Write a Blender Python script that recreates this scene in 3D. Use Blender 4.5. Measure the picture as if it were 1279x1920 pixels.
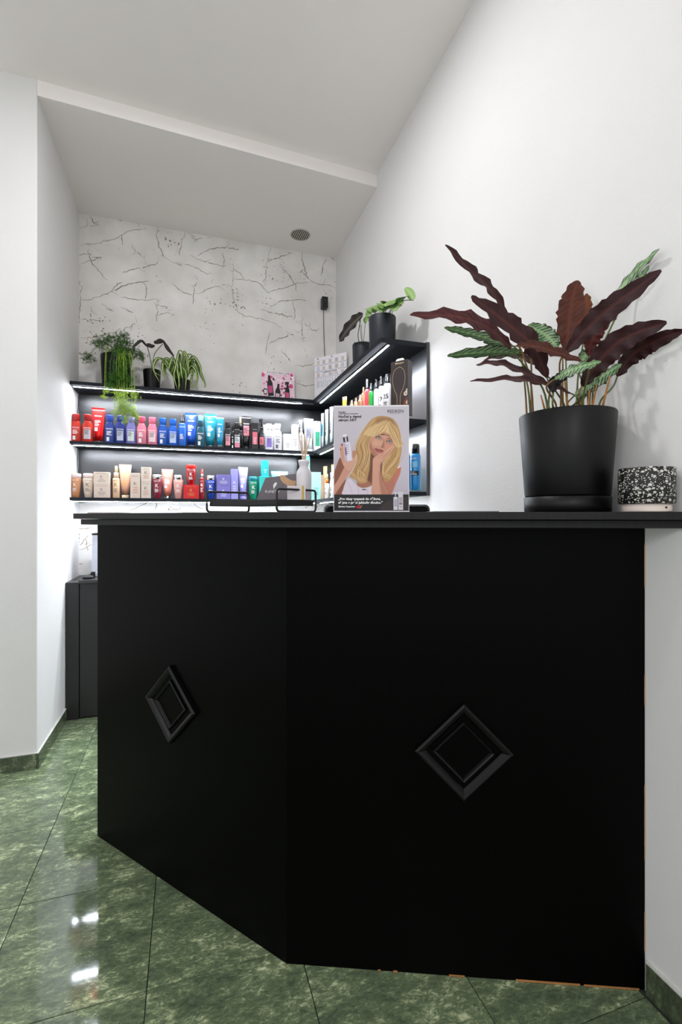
import bpy, bmesh, math, random
import numpy as np
from mathutils import Vector, Matrix, noise

# ------------------------------------------------------------------ clear
for o in list(bpy.data.objects):
    bpy.data.objects.remove(o, do_unlink=True)
scene = bpy.context.scene
COL = scene.collection
random.seed(7)
PI = math.pi

# ------------------------------------------------------------------ camera
YAW = math.radians(18.0)
FPX, CXP, CYP, EYE = 890.0, 639.5, 969.0, 1.2
cam_d = bpy.data.cameras.new('camera')
cam = bpy.data.objects.new('camera', cam_d)
COL.objects.link(cam)
cam.location = (0, 0, EYE)
cam.rotation_euler = (PI / 2, 0, -YAW)
cam_d.sensor_fit = 'VERTICAL'
cam_d.sensor_height = 36.0
cam_d.sensor_width = 24.0
cam_d.lens = 36.0 * FPX / 1920.0
cam_d.shift_y = 9.0 / 1920.0
cam_d.clip_start = 0.02
scene.camera = cam

# ------------------------------------------------------------------ world, lights, exposure
world = bpy.data.worlds.new('world')
scene.world = world
world.use_nodes = True
world.node_tree.nodes['Background'].inputs[0].default_value = (0.96, 0.98, 1.0, 1)
world.node_tree.nodes['Background'].inputs[1].default_value = 0.8
scene.view_settings.view_transform = 'Standard'
scene.view_settings.look = 'None'
scene.view_settings.gamma = 1.0
scene.view_settings.exposure = 0.2
scene.view_settings.use_curve_mapping = False
LED_STRENGTH = 250.0
CEIL_LAMPS = [   # (x, y, watts) round ceiling lamps of the salon
    (0.08, 1.72, 17.0),
    (-0.95, 1.10, 4.5),
]
FILL_GLOBES = [       # (x, y, z, watts) fill globes added unseen behind the camera to brighten ceiling and walls
    (-1.35, -0.45, 2.05, 58.0),
    (0.05, -1.00, 2.15, 58.0),
    (-0.75, -2.0, 2.05, 56.0),
]

# ------------------------------------------------------------------ camera geometry helpers (metres from sight lines)
_F = Vector((math.sin(YAW), math.cos(YAW), 0)); _R = Vector((math.cos(YAW), -math.sin(YAW), 0)); _U = Vector((0, 0, 1))
_C = Vector((0, 0, EYE))
def ray(x, y): return _F + _R * ((x - CXP) / FPX) + _U * ((CYP - y) / FPX)
def atK(x, y, k): return _C + ray(x, y) * k
def atX(x, y, X): r = ray(x, y); return _C + r * (X / r.x)
def atY(x, y, Y): r = ray(x, y); return _C + r * (Y / r.y)
def atZ(x, y, Z): r = ray(x, y); return _C + r * ((Z - EYE) / r.z)

# ------------------------------------------------------------------ materials
def lin(c):
    out = []
    for v in c[:3]:
        v = v / 255.0
        out.append(v / 12.92 if v <= 0.04045 else ((v + 0.055) / 1.055) ** 2.4)
    return tuple(out)
_mats = {}
def mat(key, rgb=(200, 200, 200), rough=0.5, metal=0.0, spec=0.5, emis=0.0, trans=0.0, coat=0.0, var=0.06, vscale=30.0, bump=0.0, bscale=200.0, ecol=None):
    if key in _mats: return _mats[key]
    m = bpy.data.materials.new(key); m.use_nodes = True
    nt = m.node_tree; b = nt.nodes['Principled BSDF']
    c = lin(rgb)
    b.inputs['Roughness'].default_value = rough
    b.inputs['Metallic'].default_value = metal
    b.inputs['Specular IOR Level'].default_value = spec
    b.inputs['Coat Weight'].default_value = coat
    b.inputs['Coat Roughness'].default_value = 0.08
    b.inputs['Transmission Weight'].default_value = trans
    b.inputs['Base Color'].default_value = (*c, 1)
    if emis > 0:
        b.inputs['Emission Color'].default_value = (*(lin(ecol) if ecol else c), 1)
        b.inputs['Emission Strength'].default_value = emis
    if var > 0:
        tc = nt.nodes.new('ShaderNodeTexCoord'); n = nt.nodes.new('ShaderNodeTexNoise')
        n.inputs['Scale'].default_value = vscale; n.inputs['Detail'].default_value = 4
        nt.links.new(tc.outputs['Object'], n.inputs['Vector'])
        r = nt.nodes.new('ShaderNodeValToRGB')
        r.color_ramp.elements[0].position = 0.3; r.color_ramp.elements[1].position = 0.7
        r.color_ramp.elements[0].color = (*[max(0, v * (1 - var)) for v in c], 1)
        r.color_ramp.elements[1].color = (*[min(1, v * (1 + var)) for v in c], 1)
        nt.links.new(n.outputs['Fac'], r.inputs['Fac']); nt.links.new(r.outputs['Color'], b.inputs['Base Color'])
    if bump > 0:
        tc = nt.nodes.new('ShaderNodeTexCoord'); n = nt.nodes.new('ShaderNodeTexNoise'); bp = nt.nodes.new('ShaderNodeBump')
        n.inputs['Scale'].default_value = bscale; n.inputs['Detail'].default_value = 5
        bp.inputs['Strength'].default_value = bump; bp.inputs['Distance'].default_value = 0.002
        nt.links.new(tc.outputs['Object'], n.inputs['Vector']); nt.links.new(n.outputs['Fac'], bp.inputs['Height']); nt.links.new(bp.outputs['Normal'], b.inputs['Normal'])
    _mats[key] = m
    return m
def vmat(key, rough=0.5, spec=0.4, coat=0.0):
    """colours stored on the mesh (print, leaf markings)"""
    if key in _mats: return _mats[key]
    m = bpy.data.materials.new(key); m.use_nodes = True
    nt = m.node_tree; b = nt.nodes['Principled BSDF']
    a = nt.nodes.new('ShaderNodeVertexColor'); a.layer_name = 'Col'
    nt.links.new(a.outputs['Color'], b.inputs['Base Color'])
    b.inputs['Roughness'].default_value = rough; b.inputs['Specular IOR Level'].default_value = spec; b.inputs['Coat Weight'].default_value = coat
    _mats[key] = m
    return m
def col_mat(rgb, rough=0.35, **k):
    return mat('paint_%d_%d_%d_%d' % (*rgb, int(rough * 100)) + ''.join('_%s%s' % kv for kv in sorted(k.items())), rgb, rough, var=0.03, **k)

def stone_material(key='green_stone', f=1.0):
    m = bpy.data.materials.new(key); m.use_nodes = True
    nt = m.node_tree; L = nt.links; N = nt.nodes; b = N['Principled BSDF']
    tc = N.new('ShaderNodeTexCoord'); oi = N.new('ShaderNodeObjectInfo')
    sc = N.new('ShaderNodeVectorMath'); sc.operation = 'SCALE'; sc.inputs[0].default_value = (17, 31, 9); L.new(oi.outputs['Random'], sc.inputs['Scale'])
    add = N.new('ShaderNodeVectorMath'); add.operation = 'ADD'; L.new(tc.outputs['Object'], add.inputs[0]); L.new(sc.outputs['Vector'], add.inputs[1])
    mp = N.new('ShaderNodeMapping'); mp.inputs['Scale'].default_value = (1.0, 2.0, 1.0); mp.inputs['Rotation'].default_value = (0, 0, 0.5)
    L.new(add.outputs['Vector'], mp.inputs['Vector'])
    n1 = N.new('ShaderNodeTexNoise'); n1.inputs['Scale'].default_value = 8; n1.inputs['Detail'].default_value = 9; n1.inputs['Roughness'].default_value = 0.78; n1.inputs['Distortion'].default_value = 0.35
    n2 = N.new('ShaderNodeTexNoise'); n2.inputs['Scale'].default_value = 46; n2.inputs['Detail'].default_value = 6; n2.inputs['Roughness'].default_value = 0.75; n2.inputs['Distortion'].default_value = 0.9
    L.new(mp.outputs['Vector'], n1.inputs['Vector']); L.new(mp.outputs['Vector'], n2.inputs['Vector'])
    mx = N.new('ShaderNodeMath'); mx.operation = 'MULTIPLY_ADD'; mx.inputs[1].default_value = 0.55
    m2 = N.new('ShaderNodeMath'); m2.operation = 'MULTIPLY'; m2.inputs[1].default_value = 0.45
    L.new(n2.outputs['Fac'], m2.inputs[0]); L.new(n1.outputs['Fac'], mx.inputs[0]); L.new(m2.outputs['Value'], mx.inputs[2])
    r = N.new('ShaderNodeValToRGB'); cr = r.color_ramp
    cr.elements[0].position = 0.30; cr.elements[0].color = (*lin([v * f for v in (60, 70, 54)]), 1)
    cr.elements[1].position = 0.70; cr.elements[1].color = (*lin([v * f for v in (238, 242, 214)]), 1)
    for p, c in ((0.45, (94, 108, 84)), (0.52, (116, 132, 100)), (0.56, (154, 168, 130)), (0.60, (204, 214, 172)), (0.64, (224, 232, 194))):
        e = cr.elements.new(p); e.color = (*lin([v * f for v in c]), 1)
    L.new(mx.outputs['Value'], r.inputs['Fac']); L.new(r.outputs['Color'], b.inputs['Base Color'])
    b.inputs['Roughness'].default_value = 0.055; b.inputs['Specular IOR Level'].default_value = 0.7
    return m
STONE = stone_material()
STONED = stone_material('dark_green_stone', 0.68)

def plaster_material():
    """crackle wallpaper ground: pale grey with brown pits and stains"""
    m = bpy.data.materials.new('crackle_paper'); m.use_nodes = True
    nt = m.node_tree; L = nt.links; N = nt.nodes; b = N['Principled BSDF']
    tc = N.new('ShaderNodeTexCoord')
    n = N.new('ShaderNodeTexNoise'); n.inputs['Scale'].default_value = 5; n.inputs['Detail'].default_value = 8
    L.new(tc.outputs['Object'], n.inputs['Vector'])
    r = N.new('ShaderNodeValToRGB'); r.color_ramp.elements[0].position = 0.3; r.color_ramp.elements[1].position = 0.7
    r.color_ramp.elements[0].color = (*lin((216, 213, 209)), 1); r.color_ramp.elements[1].color = (*lin((238, 236, 233)), 1)
    L.new(n.outputs['Fac'], r.inputs['Fac'])
    # pits
    v = N.new('ShaderNodeTexVoronoi'); v.inputs['Scale'].default_value = 42; L.new(tc.outputs['Object'], v.inputs['Vector'])
    nm = N.new('ShaderNodeTexNoise'); nm.inputs['Scale'].default_value = 4.2; nm.inputs['Detail'].default_value = 3; L.new(tc.outputs['Object'], nm.inputs['Vector'])
    th = N.new('ShaderNodeMapRange'); th.inputs['From Min'].default_value = 0.48; th.inputs['From Max'].default_value = 0.72; th.inputs['To Min'].default_value = 0.0; th.inputs['To Max'].default_value = 0.32
    L.new(nm.outputs['Fac'], th.inputs['Value'])
    lt = N.new('ShaderNodeMath'); lt.operation = 'LESS_THAN'; L.new(v.outputs['Distance'], lt.inputs[0]); L.new(th.outputs['Result'], lt.inputs[1])
    # fine scratches
    v2 = N.new('ShaderNodeTexVoronoi'); v2.feature = 'DISTANCE_TO_EDGE'; v2.inputs['Scale'].default_value = 9
    mp = N.new('ShaderNodeMapping'); mp.inputs['Scale'].default_value = (1.8, 1, 0.9)
    nd = N.new('ShaderNodeTexNoise'); nd.inputs['Scale'].default_value = 14; nd.inputs['Detail'].default_value = 5
    L.new(tc.outputs['Object'], nd.inputs['Vector'])
    mxv = N.new('ShaderNodeMix'); mxv.data_type = 'VECTOR'; mxv.inputs['Factor'].default_value = 0.12
    L.new(tc.outputs['Object'], mxv.inputs[4]); L.new(nd.outputs['Color'], mxv.inputs[5])
    L.new(mxv.outputs[1], mp.inputs['Vector']); L.new(mp.outputs['Vector'], v2.inputs['Vector'])
    l2 = N.new('ShaderNodeMath'); l2.operation = 'LESS_THAN'; l2.inputs[1].default_value = 0.006; L.new(v2.outputs['Distance'], l2.inputs[0])
    nm2 = N.new('ShaderNodeTexNoise'); nm2.inputs['Scale'].default_value = 3.1; L.new(tc.outputs['Object'], nm2.inputs['Vector'])
    g2 = N.new('ShaderNodeMath'); g2.operation = 'GREATER_THAN'; g2.inputs[1].default_value = 0.86; L.new(nm2.outputs['Fac'], g2.inputs[0])
    m3 = N.new('ShaderNodeMath'); m3.operation = 'MULTIPLY'; L.new(l2.outputs[0], m3.inputs[0]); L.new(g2.outputs[0], m3.inputs[1])
    mxm = N.new('ShaderNodeMath'); mxm.operation = 'MAXIMUM'; L.new(lt.outputs[0], mxm.inputs[0]); L.new(m3.outputs[0], mxm.inputs[1])
    sc = N.new('ShaderNodeMath'); sc.operation = 'MULTIPLY'; sc.inputs[1].default_value = 0.8; L.new(mxm.outputs[0], sc.inputs[0])
    mix = N.new('ShaderNodeMix'); mix.data_type = 'RGBA'; L.new(sc.outputs[0], mix.inputs['Factor']); L.new(r.outputs['Color'], mix.inputs[6]); mix.inputs[7].default_value = (*lin((120, 96, 78)), 1)
    L.new(mix.outputs[2], b.inputs['Base Color'])
    b.inputs['Roughness'].default_value = 0.75
    return m

def terrazzo_material():
    m = bpy.data.materials.new('terrazzo'); m.use_nodes = True
    nt = m.node_tree; L = nt.links; N = nt.nodes; b = N['Principled BSDF']
    tc = N.new('ShaderNodeTexCoord')
    last = None
    for sc, lo, seed in ((100, 0.30, 0.0), (210, 0.30, 3.3)):
        mp = N.new('ShaderNodeMapping'); mp.inputs['Location'].default_value = (seed, seed, seed); mp.inputs['Scale'].default_value = (1, 1, 1.25); L.new(tc.outputs['Object'], mp.inputs['Vector'])
        v = N.new('ShaderNodeTexVoronoi'); v.inputs['Scale'].default_value = sc; v.inputs['Randomness'].default_value = 1.0
        L.new(mp.outputs['Vector'], v.inputs['Vector'])
        sx = N.new('ShaderNodeSeparateColor'); L.new(v.outputs['Color'], sx.inputs['Color'])
        t = N.new('ShaderNodeMapRange'); t.inputs['To Min'].default_value = 0.16; t.inputs['To Max'].default_value = lo + 0.12; L.new(sx.outputs[0], t.inputs['Value'])
        lt = N.new('ShaderNodeMath'); lt.operation = 'LESS_THAN'; L.new(v.outputs['Distance'], lt.inputs[0]); L.new(t.outputs['Result'], lt.inputs[1])
        if last is None: last = lt
        else:
            mm = N.new('ShaderNodeMath'); mm.operation = 'MAXIMUM'; L.new(last.outputs[0], mm.inputs[0]); L.new(lt.outputs[0], mm.inputs[1]); last = mm
    mix = N.new('ShaderNodeMix'); mix.data_type = 'RGBA'; L.new(last.outputs[0], mix.inputs['Factor'])
    mix.inputs[6].default_value = (*lin((18, 17, 17)), 1); mix.inputs[7].default_value = (*lin((215, 212, 205)), 1)
    L.new(mix.outputs[2], b.inputs['Base Color']); b.inputs['Roughness'].default_value = 0.5
    return m

def painted_wood(key, rgb, rough, spec, streak=0.35):
    m = bpy.data.materials.new(key); m.use_nodes = True
    nt = m.node_tree; L = nt.links; N = nt.nodes; b = N['Principled BSDF']
    tc = N.new('ShaderNodeTexCoord'); mp = N.new('ShaderNodeMapping'); mp.inputs['Scale'].default_value = (60, 60, 2.5)
    L.new(tc.outputs['Object'], mp.inputs['Vector'])
    n = N.new('ShaderNodeTexNoise'); n.inputs['Scale'].default_value = 3; n.inputs['Detail'].default_value = 6; L.new(mp.outputs['Vector'], n.inputs['Vector'])
    r = N.new('ShaderNodeValToRGB'); c = lin(rgb)
    r.color_ramp.elements[0].position = 0.35; r.color_ramp.elements[1].position = 0.75
    r.color_ramp.elements[0].color = (*[v * (1 - streak) for v in c], 1); r.color_ramp.elements[1].color = (*[v * (1 + streak) for v in c], 1)
    L.new(n.outputs['Fac'], r.inputs['Fac']); L.new(r.outputs['Color'], b.inputs['Base Color'])
    bp = N.new('ShaderNodeBump'); bp.inputs['Strength'].default_value = 0.12; bp.inputs['Distance'].default_value = 0.001
    L.new(n.outputs['Fac'], bp.inputs['Height']); L.new(bp.outputs['Normal'], b.inputs['Normal'])
    b.inputs['Roughness'].default_value = rough; b.inputs['Specular IOR Level'].default_value = spec
    return m

WALLM = mat('white_wall_paint', (226, 225, 224), 0.7, var=0.012, vscale=3, bump=0.25, bscale=120)
CEILM = mat('ceiling_paint', (244, 238, 236), 0.8, var=0.01, vscale=2, bump=0.15, bscale=90)
PAPER = plaster_material()
BLACKW = painted_wood('black_painted_wood', (3, 3, 3), 0.34, 0.06)
BLACKTOP = painted_wood('black_counter_edge', (24, 24, 25), 0.45, 0.3)
SHELFM = mat('charcoal_shelf_board', (32, 35, 40), 0.65, spec=0.15, var=0.12, vscale=12)
BACKM = mat('charcoal_back_board', (30, 33, 38), 0.29, spec=1.0, var=0.05, vscale=8)
LEDM = mat('led_light', (255, 255, 255), 0.5, emis=LED_STRENGTH, ecol=(240, 246, 255), var=0)
ALU = mat('aluminium', (70, 72, 76), 0.5, metal=0.6, var=0.03)
POTM = mat('black_pot_plastic', (7, 7, 8), 0.42, spec=0.3, var=0.06)
POTBLUE = mat('dark_slate_pot', (34, 39, 46), 0.5, spec=0.35, var=0.05)
SOIL = mat('soil', (38, 28, 22), 0.95, var=0.5, vscale=120, bump=1.0, bscale=150)
BLACKP = mat('black_plastic', (14, 14, 15), 0.4, var=0.05)
BLACKMET = mat('black_metal', (16, 16, 17), 0.45, spec=0.5, var=0.05)
CHROME = mat('silver_cap', (225, 225, 228), 0.12, metal=1.0, var=0.02)
PRINT = vmat('print', 0.45, 0.35)
LEAFM = vmat('leaf', 0.5, 0.3)
INKB = mat('black_ink', (22, 20, 22), 0.5, var=0.02)
INKW = mat('white_ink', (245, 245, 245), 0.5, var=0.02)
INKG = mat('grey_ink', (95, 92, 95), 0.5, var=0.02)
INKGOLD = mat('gold_ink', (196, 160, 92), 0.35, metal=0.4, var=0.03)

# ------------------------------------------------------------------ mesh builder
class MB:
    def __init__(s): s.v = []; s.f = []; s.mi = []; s.sm = []
    def add(s, vs, fs, mi=0, smooth=False):
        n = len(s.v); s.v += [tuple(v) for v in vs]
        for f in fs: s.f.append(tuple(i + n for i in f)); s.mi.append(mi); s.sm.append(smooth)
        return s
    def box(s, x0, x1, y0, y1, z0, z1, mi=0, M=None):
        vs = [Vector(p) for p in ((x0, y0, z0), (x1, y0, z0), (x1, y1, z0), (x0, y1, z0), (x0, y0, z1), (x1, y0, z1), (x1, y1, z1), (x0, y1, z1))]
        if M: vs = [M @ v for v in vs]
        return s.add(vs, [(0, 3, 2, 1), (4, 5, 6, 7), (0, 1, 5, 4), (1, 2, 6, 5), (2, 3, 7, 6), (3, 0, 4, 7)], mi)
    def prism(s, pts, z0, z1, mi=0):
        n = len(pts)
        a = sum(pts[i][0] * pts[(i + 1) % n][1] - pts[(i + 1) % n][0] * pts[i][1] for i in range(n))
        if a < 0: pts = pts[::-1]
        vs = [(p[0], p[1], z0) for p in pts] + [(p[0], p[1], z1) for p in pts]
        fs = [tuple(range(n - 1, -1, -1)), tuple(range(n, 2 * n))] + [(i, (i + 1) % n, n + (i + 1) % n, n + i) for i in range(n)]
        return s.add(vs, fs, mi)
    def loft(s, secs, n=20, mi=0, smooth=True, cap=True):
        """secs: (z, rx, ry, exponent[, cx, cy])"""
        vs = []; fs = []
        for sec in secs:
            z, rx, ry, e = sec[:4]; cx, cy = (sec[4], sec[5]) if len(sec) > 4 else (0, 0)
            for i in range(n):
                a = 2 * PI * (i + 0.5) / n; c, q = math.cos(a), math.sin(a)
                vs.append((cx + rx * math.copysign(abs(c) ** (2 / e), c), cy + ry * math.copysign(abs(q) ** (2 / e), q), z))
        m = len(secs)
        for j in range(m - 1):
            for i in range(n):
                k = (i + 1) % n; fs.append((j * n + i, j * n + k, (j + 1) * n + k, (j + 1) * n + i))
        s.add(vs, fs, mi, smooth)
        if cap:
            b = len(s.v) - len(vs)
            s.f.append(tuple(b + i for i in range(n - 1, -1, -1))); s.mi.append(mi); s.sm.append(False)
            s.f.append(tuple(b + (m - 1) * n + i for i in range(n))); s.mi.append(mi); s.sm.append(False)
        return s
    def tube(s, pts, r, n=8, mi=0, closed=False):
        P = [Vector(p) for p in pts]; m = len(P); vs = []; fs = []
        rr = r if hasattr(r, '__len__') else [r] * m
        prev = None
        for i, p in enumerate(P):
            if closed: t = (P[(i + 1) % m] - P[i - 1])
            else: t = P[min(i + 1, m - 1)] - P[max(i - 1, 0)]
            t.normalize()
            if prev is None: a = t.orthogonal().normalized()
            else: a = (prev - t * prev.dot(t)); a = a.normalized() if a.length > 1e-6 else t.orthogonal().normalized()
            prev = a; b = t.cross(a)
            for k in range(n):
                q = 2 * PI * k / n; vs.append(p + (a * math.cos(q) + b * math.sin(q)) * rr[i])
        mm = m if closed else m - 1
        for j in range(mm):
            j2 = (j + 1) % m
            for k in range(n):
                k2 = (k + 1) % n; fs.append((j * n + k, j * n + k2, j2 * n + k2, j2 * n + k))
        if not closed: fs += [tuple(range(n - 1, -1, -1)), tuple((m - 1) * n + k for k in range(n))]
        return s.add(vs, fs, mi, True)
    def mesh(s, name):
        me = bpy.data.meshes.new(name); me.from_pydata(s.v, [], s.f)
        me.polygons.foreach_set('material_index', s.mi); me.polygons.foreach_set('use_smooth', s.sm)
        me.update(); return me
def link(name, me, mats, parent=None, loc=(0, 0, 0), rz=0.0, rot=None):
    o = bpy.data.objects.new(name, me)
    if not me.materials:
        for m in (mats if isinstance(mats, (list, tuple)) else [mats]): me.materials.append(m)
    COL.objects.link(o); o.location = loc
    o.rotation_euler = rot if rot else (0, 0, rz)
    if parent: o.parent = parent
    return o
def build(mb, name, mats, parent=None, loc=(0, 0, 0), rz=0.0, bevel=0.0, rot=None):
    me = mb.mesh(name)
    if bevel > 0:
        bm = bmesh.new(); bm.from_mesh(me)
        es = [e for e in bm.edges if len(e.link_faces) == 2 and e.calc_face_angle() > 0.5]
        bmesh.ops.bevel(bm, geom=es, offset=bevel, segments=2, affect='EDGES', profile=0.5, clamp_overlap=True)
        bm.to_mesh(me); bm.free()
    return link(name, me, mats, parent, loc, rz, rot)
def thing(name, label, cat, loc=(0, 0, 0), rz=0.0, group=None):
    o = bpy.data.objects.new(name, None); COL.objects.link(o); o.empty_display_size = 0.03
    o.location = loc; o.rotation_euler = (0, 0, rz); o['label'] = label; o['category'] = cat
    if group: o['group'] = group
    return o
def tag(o, label, cat, group=None):
    o['label'] = label; o['category'] = cat
    if group: o['group'] = group
    return o
def struct(o, label=None):
    o['kind'] = 'structure'
    if label: o['label'] = label
    return o

# ------------------------------------------------------------------ lettering and flat print
_txt = {}
def text_geo(s, bold=0.0):
    k = (s, bold)
    if k not in _txt:
        cu = bpy.data.curves.new('t', 'FONT'); cu.body = s; cu.resolution_u = 2; cu.offset = bold
        ob = bpy.data.objects.new('t', cu); me = bpy.data.meshes.new_from_object(ob)
        vs = np.array([v.co[:] for v in me.vertices]) if len(me.vertices) else np.zeros((0, 3))
        fs = [tuple(p.vertices) for p in me.polygons]
        bpy.data.objects.remove(ob); bpy.data.curves.remove(cu); bpy.data.meshes.remove(me)
        _txt[k] = (vs, fs)
    return _txt[k]
def text_into(mb, s, x, z, height=None, width=None, yfun=None, align='c', bold=0.0, mi=0, slant=0.0):
    """lettering in the local xz plane, facing -y; z = baseline"""
    vs, fs = text_geo(s, bold)
    if not len(vs): return
    x0, x1 = vs[:, 0].min(), vs[:, 0].max(); h = 0.72
    sz = height / h if height else width / (x1 - x0)
    sx = width / (x1 - x0) if width else sz
    off = x - (x0 + x1) / 2 * sx if align == 'c' else x - x0 * sx
    out = []
    for v in vs:
        X = off + v[0] * sx + v[1] * sz * slant; Z = z + v[1] * sz
        out.append((X, yfun(X, Z) if yfun else 0.0, Z))
    mb.add(out, fs, mi)

class Canvas:
    """a small print: colours sampled on a fine mesh grid"""
    def __init__(s, w, h, x0, y0, x1, y1, bg):
        s.w, s.h = w, h; s.b = (x0, y0, x1, y1)
        s.W, s.H = w * 2, h * 2
        xs = x0 + (np.arange(s.W) + 0.5) * (x1 - x0) / s.W; ys = y0 + (np.arange(s.H) + 0.5) * (y1 - y0) / s.H
        s.xs, s.ys = xs, ys
        s.img = np.ones((s.H, s.W, 3)) * np.array(bg, float)
    def _win(s, xa, ya, xb, yb):
        i0, i1 = np.searchsorted(s.xs, [xa, xb]); j0, j1 = np.searchsorted(s.ys, [ya, yb])
        return i0, i1, j0, j1
    def blend(s, win, mask, c):
        i0, i1, j0, j1 = win
        sub = s.img[j0:j1, i0:i1]; m = mask[..., None]
        s.img[j0:j1, i0:i1] = sub * (1 - m) + np.array(c, float) * m
    def poly(s, pts, c, a=1.0, smooth=True, soft=0.0, c2=None):
        P = spline2(pts) if smooth else np.array(pts, float)
        xa, ya = P.min(0) - soft * 2; xb, yb = P.max(0) + soft * 2
        w = s._win(xa, ya, xb, yb); i0, i1, j0, j1 = w
        if i1 <= i0 or j1 <= j0: return
        X, Y = np.meshgrid(s.xs[i0:i1], s.ys[j0:j1]); ins = np.zeros(X.shape, bool)
        dmin = np.full(X.shape, 1e9)
        n = len(P)
        for k in range(n):
            (ax, ay), (bx, by) = P[k], P[(k + 1) % n]
            if ay != by:
                cr = ((ay > Y) != (by > Y)) & (X < (bx - ax) * (Y - ay) / (by - ay) + ax); ins ^= cr
            if soft:
                dx, dy = bx - ax, by - ay; t = np.clip(((X - ax) * dx + (Y - ay) * dy) / (dx * dx + dy * dy + 1e-9), 0, 1)
                dmin = np.minimum(dmin, np.hypot(X - ax - t * dx, Y - ay - t * dy))
        m = ins.astype(float)
        if soft:
            sd = np.where(ins, dmin, -dmin); m = np.clip(0.5 + sd / (2 * soft), 0, 1)
        if c2 is None: s.blend(w, m * a, c)
        else:
            t = ((Y - ya) / (yb - ya))[..., None]
            cc = np.array(c, float) * (1 - t) + np.array(c2, float) * t
            sub = s.img[j0:j1, i0:i1]; mm = (m * a)[..., None]; s.img[j0:j1, i0:i1] = sub * (1 - mm) + cc * mm
    def ell(s, cx, cy, rx, ry, c, a=1.0, rot=0.0, soft=0.15):
        R = max(rx, ry) * 1.3; w = s._win(cx - R, cy - R, cx + R, cy + R); i0, i1, j0, j1 = w
        if i1 <= i0 or j1 <= j0: return
        X, Y = np.meshgrid(s.xs[i0:i1] - cx, s.ys[j0:j1] - cy); ca, sa = math.cos(rot), math.sin(rot)
        d = np.hypot((X * ca + Y * sa) / rx, (-X * sa + Y * ca) / ry)
        s.blend(w, np.clip((1 + soft - d) / (2 * soft), 0, 1) * a, c)
    def rect(s, x0, y0, x1, y1, c, a=1.0):
        w = s._win(x0, y0, x1, y1); i0, i1, j0, j1 = w
        if i1 > i0 and j1 > j0: s.blend(w, np.ones((j1 - j0, i1 - i0)) * a, c)
    def stroke(s, pts, c, wd, a=1.0, smooth=True, taper=True):
        P = spline2(pts, False) if smooth else np.array(pts, float)
        n = len(P); xa, ya = P.min(0) - wd * 1.5; xb, yb = P.max(0) + wd * 1.5
        w = s._win(xa, ya, xb, yb); i0, i1, j0, j1 = w
        if i1 <= i0 or j1 <= j0: return
        X, Y = np.meshgrid(s.xs[i0:i1], s.ys[j0:j1]); m = np.zeros(X.shape)
        for k in range(n - 1):
            (ax, ay), (bx, by) = P[k], P[k + 1]; dx, dy = bx - ax, by - ay
            t = np.clip(((X - ax) * dx + (Y - ay) * dy) / (dx * dx + dy * dy + 1e-9), 0, 1)
            d = np.hypot(X - ax - t * dx, Y - ay - t * dy)
            q = math.sin(PI * (k + 0.5) / (n - 1)) ** 0.5 if taper else 1.0
            m = np.maximum(m, np.clip(1.2 - d / (wd * q + 1e-6), 0, 1))
        s.blend(w, np.clip(m, 0, 1) * a, c)
    def mesh(s, name, W, H):
        """flat sheet in local xz, facing -y, bottom edge at z=0, centred on x"""
        h, w = s.h, s.w
        img = np.clip(s.img.reshape(h, 2, w, 2, 3).mean((1, 3)), 0, 255) / 255.0
        li = np.where(img <= 0.04045, img / 12.92, ((img + 0.055) / 1.055) ** 2.4)
        gx = np.linspace(-W / 2, W / 2, w + 1); gz = np.linspace(H, 0, h + 1)
        X, Z = np.meshgrid(gx, gz); V = np.stack([X, np.zeros_like(X), Z], -1).reshape(-1, 3)
        idx = np.arange((w + 1) * (h + 1)).reshape(h + 1, w + 1)
        Fq = np.stack([idx[1:, :-1], idx[1:, 1:], idx[:-1, 1:], idx[:-1, :-1]], -1).reshape(-1, 4)
        me = bpy.data.meshes.new(name)
        me.vertices.add(len(V)); me.vertices.foreach_set('co', V.ravel())
        me.loops.add(Fq.size); me.loops.foreach_set('vertex_index', Fq.ravel())
        me.polygons.add(len(Fq)); me.polygons.foreach_set('loop_start', np.arange(0, Fq.size, 4))
        me.update(calc_edges=True)
        at = me.color_attributes.new('Col', 'FLOAT_COLOR', 'CORNER')
        cc = np.concatenate([li.reshape(-1, 3), np.ones((h * w, 1))], 1); cc = np.repeat(cc, 4, axis=0)
        at.data.foreach_set('color', cc.ravel().astype(np.float32))
        return me
def spline2(pts, closed=True, sub=6):
    P = [np.array(p, float) for p in pts]; n = len(P); out = []
    rng = range(n) if closed else range(n - 1)
    for i in rng:
        if closed: a, b, c, d = P[i - 1], P[i], P[(i + 1) % n], P[(i + 2) % n]
        else: a, b, c, d = P[max(i - 1, 0)], P[i], P[i + 1], P[min(i + 2, n - 1)]
        for k in range(sub):
            t = k / sub
            out.append(0.5 * (2 * b + (c - a) * t + (2 * a - 5 * b + 4 * c - d) * t * t + (-a + 3 * b - 3 * c + d) * t ** 3))
    if not closed: out.append(P[-1])
    return np.array(out)
def spline3(pts, sub=6):
    P = [Vector(p) for p in pts]; n = len(P); out = []
    for i in range(n - 1):
        a, b, c, d = P[max(i - 1, 0)], P[i], P[i + 1], P[min(i + 2, n - 1)]
        for k in range(sub):
            t = k / sub
            out.append(0.5 * (2 * b + (c - a) * t + (2 * a - 5 * b + 4 * c - d) * t * t + (3 * b - 3 * c + d - a) * t ** 3))
    out.append(P[-1]); return out

# ================================================================== the setting
XL, XR, YF, YB = -0.68, 1.105, 2.605, 3.53
ZC, ZS = 3.287, 3.213
X0, Y0 = -2.7, -2.6
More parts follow.
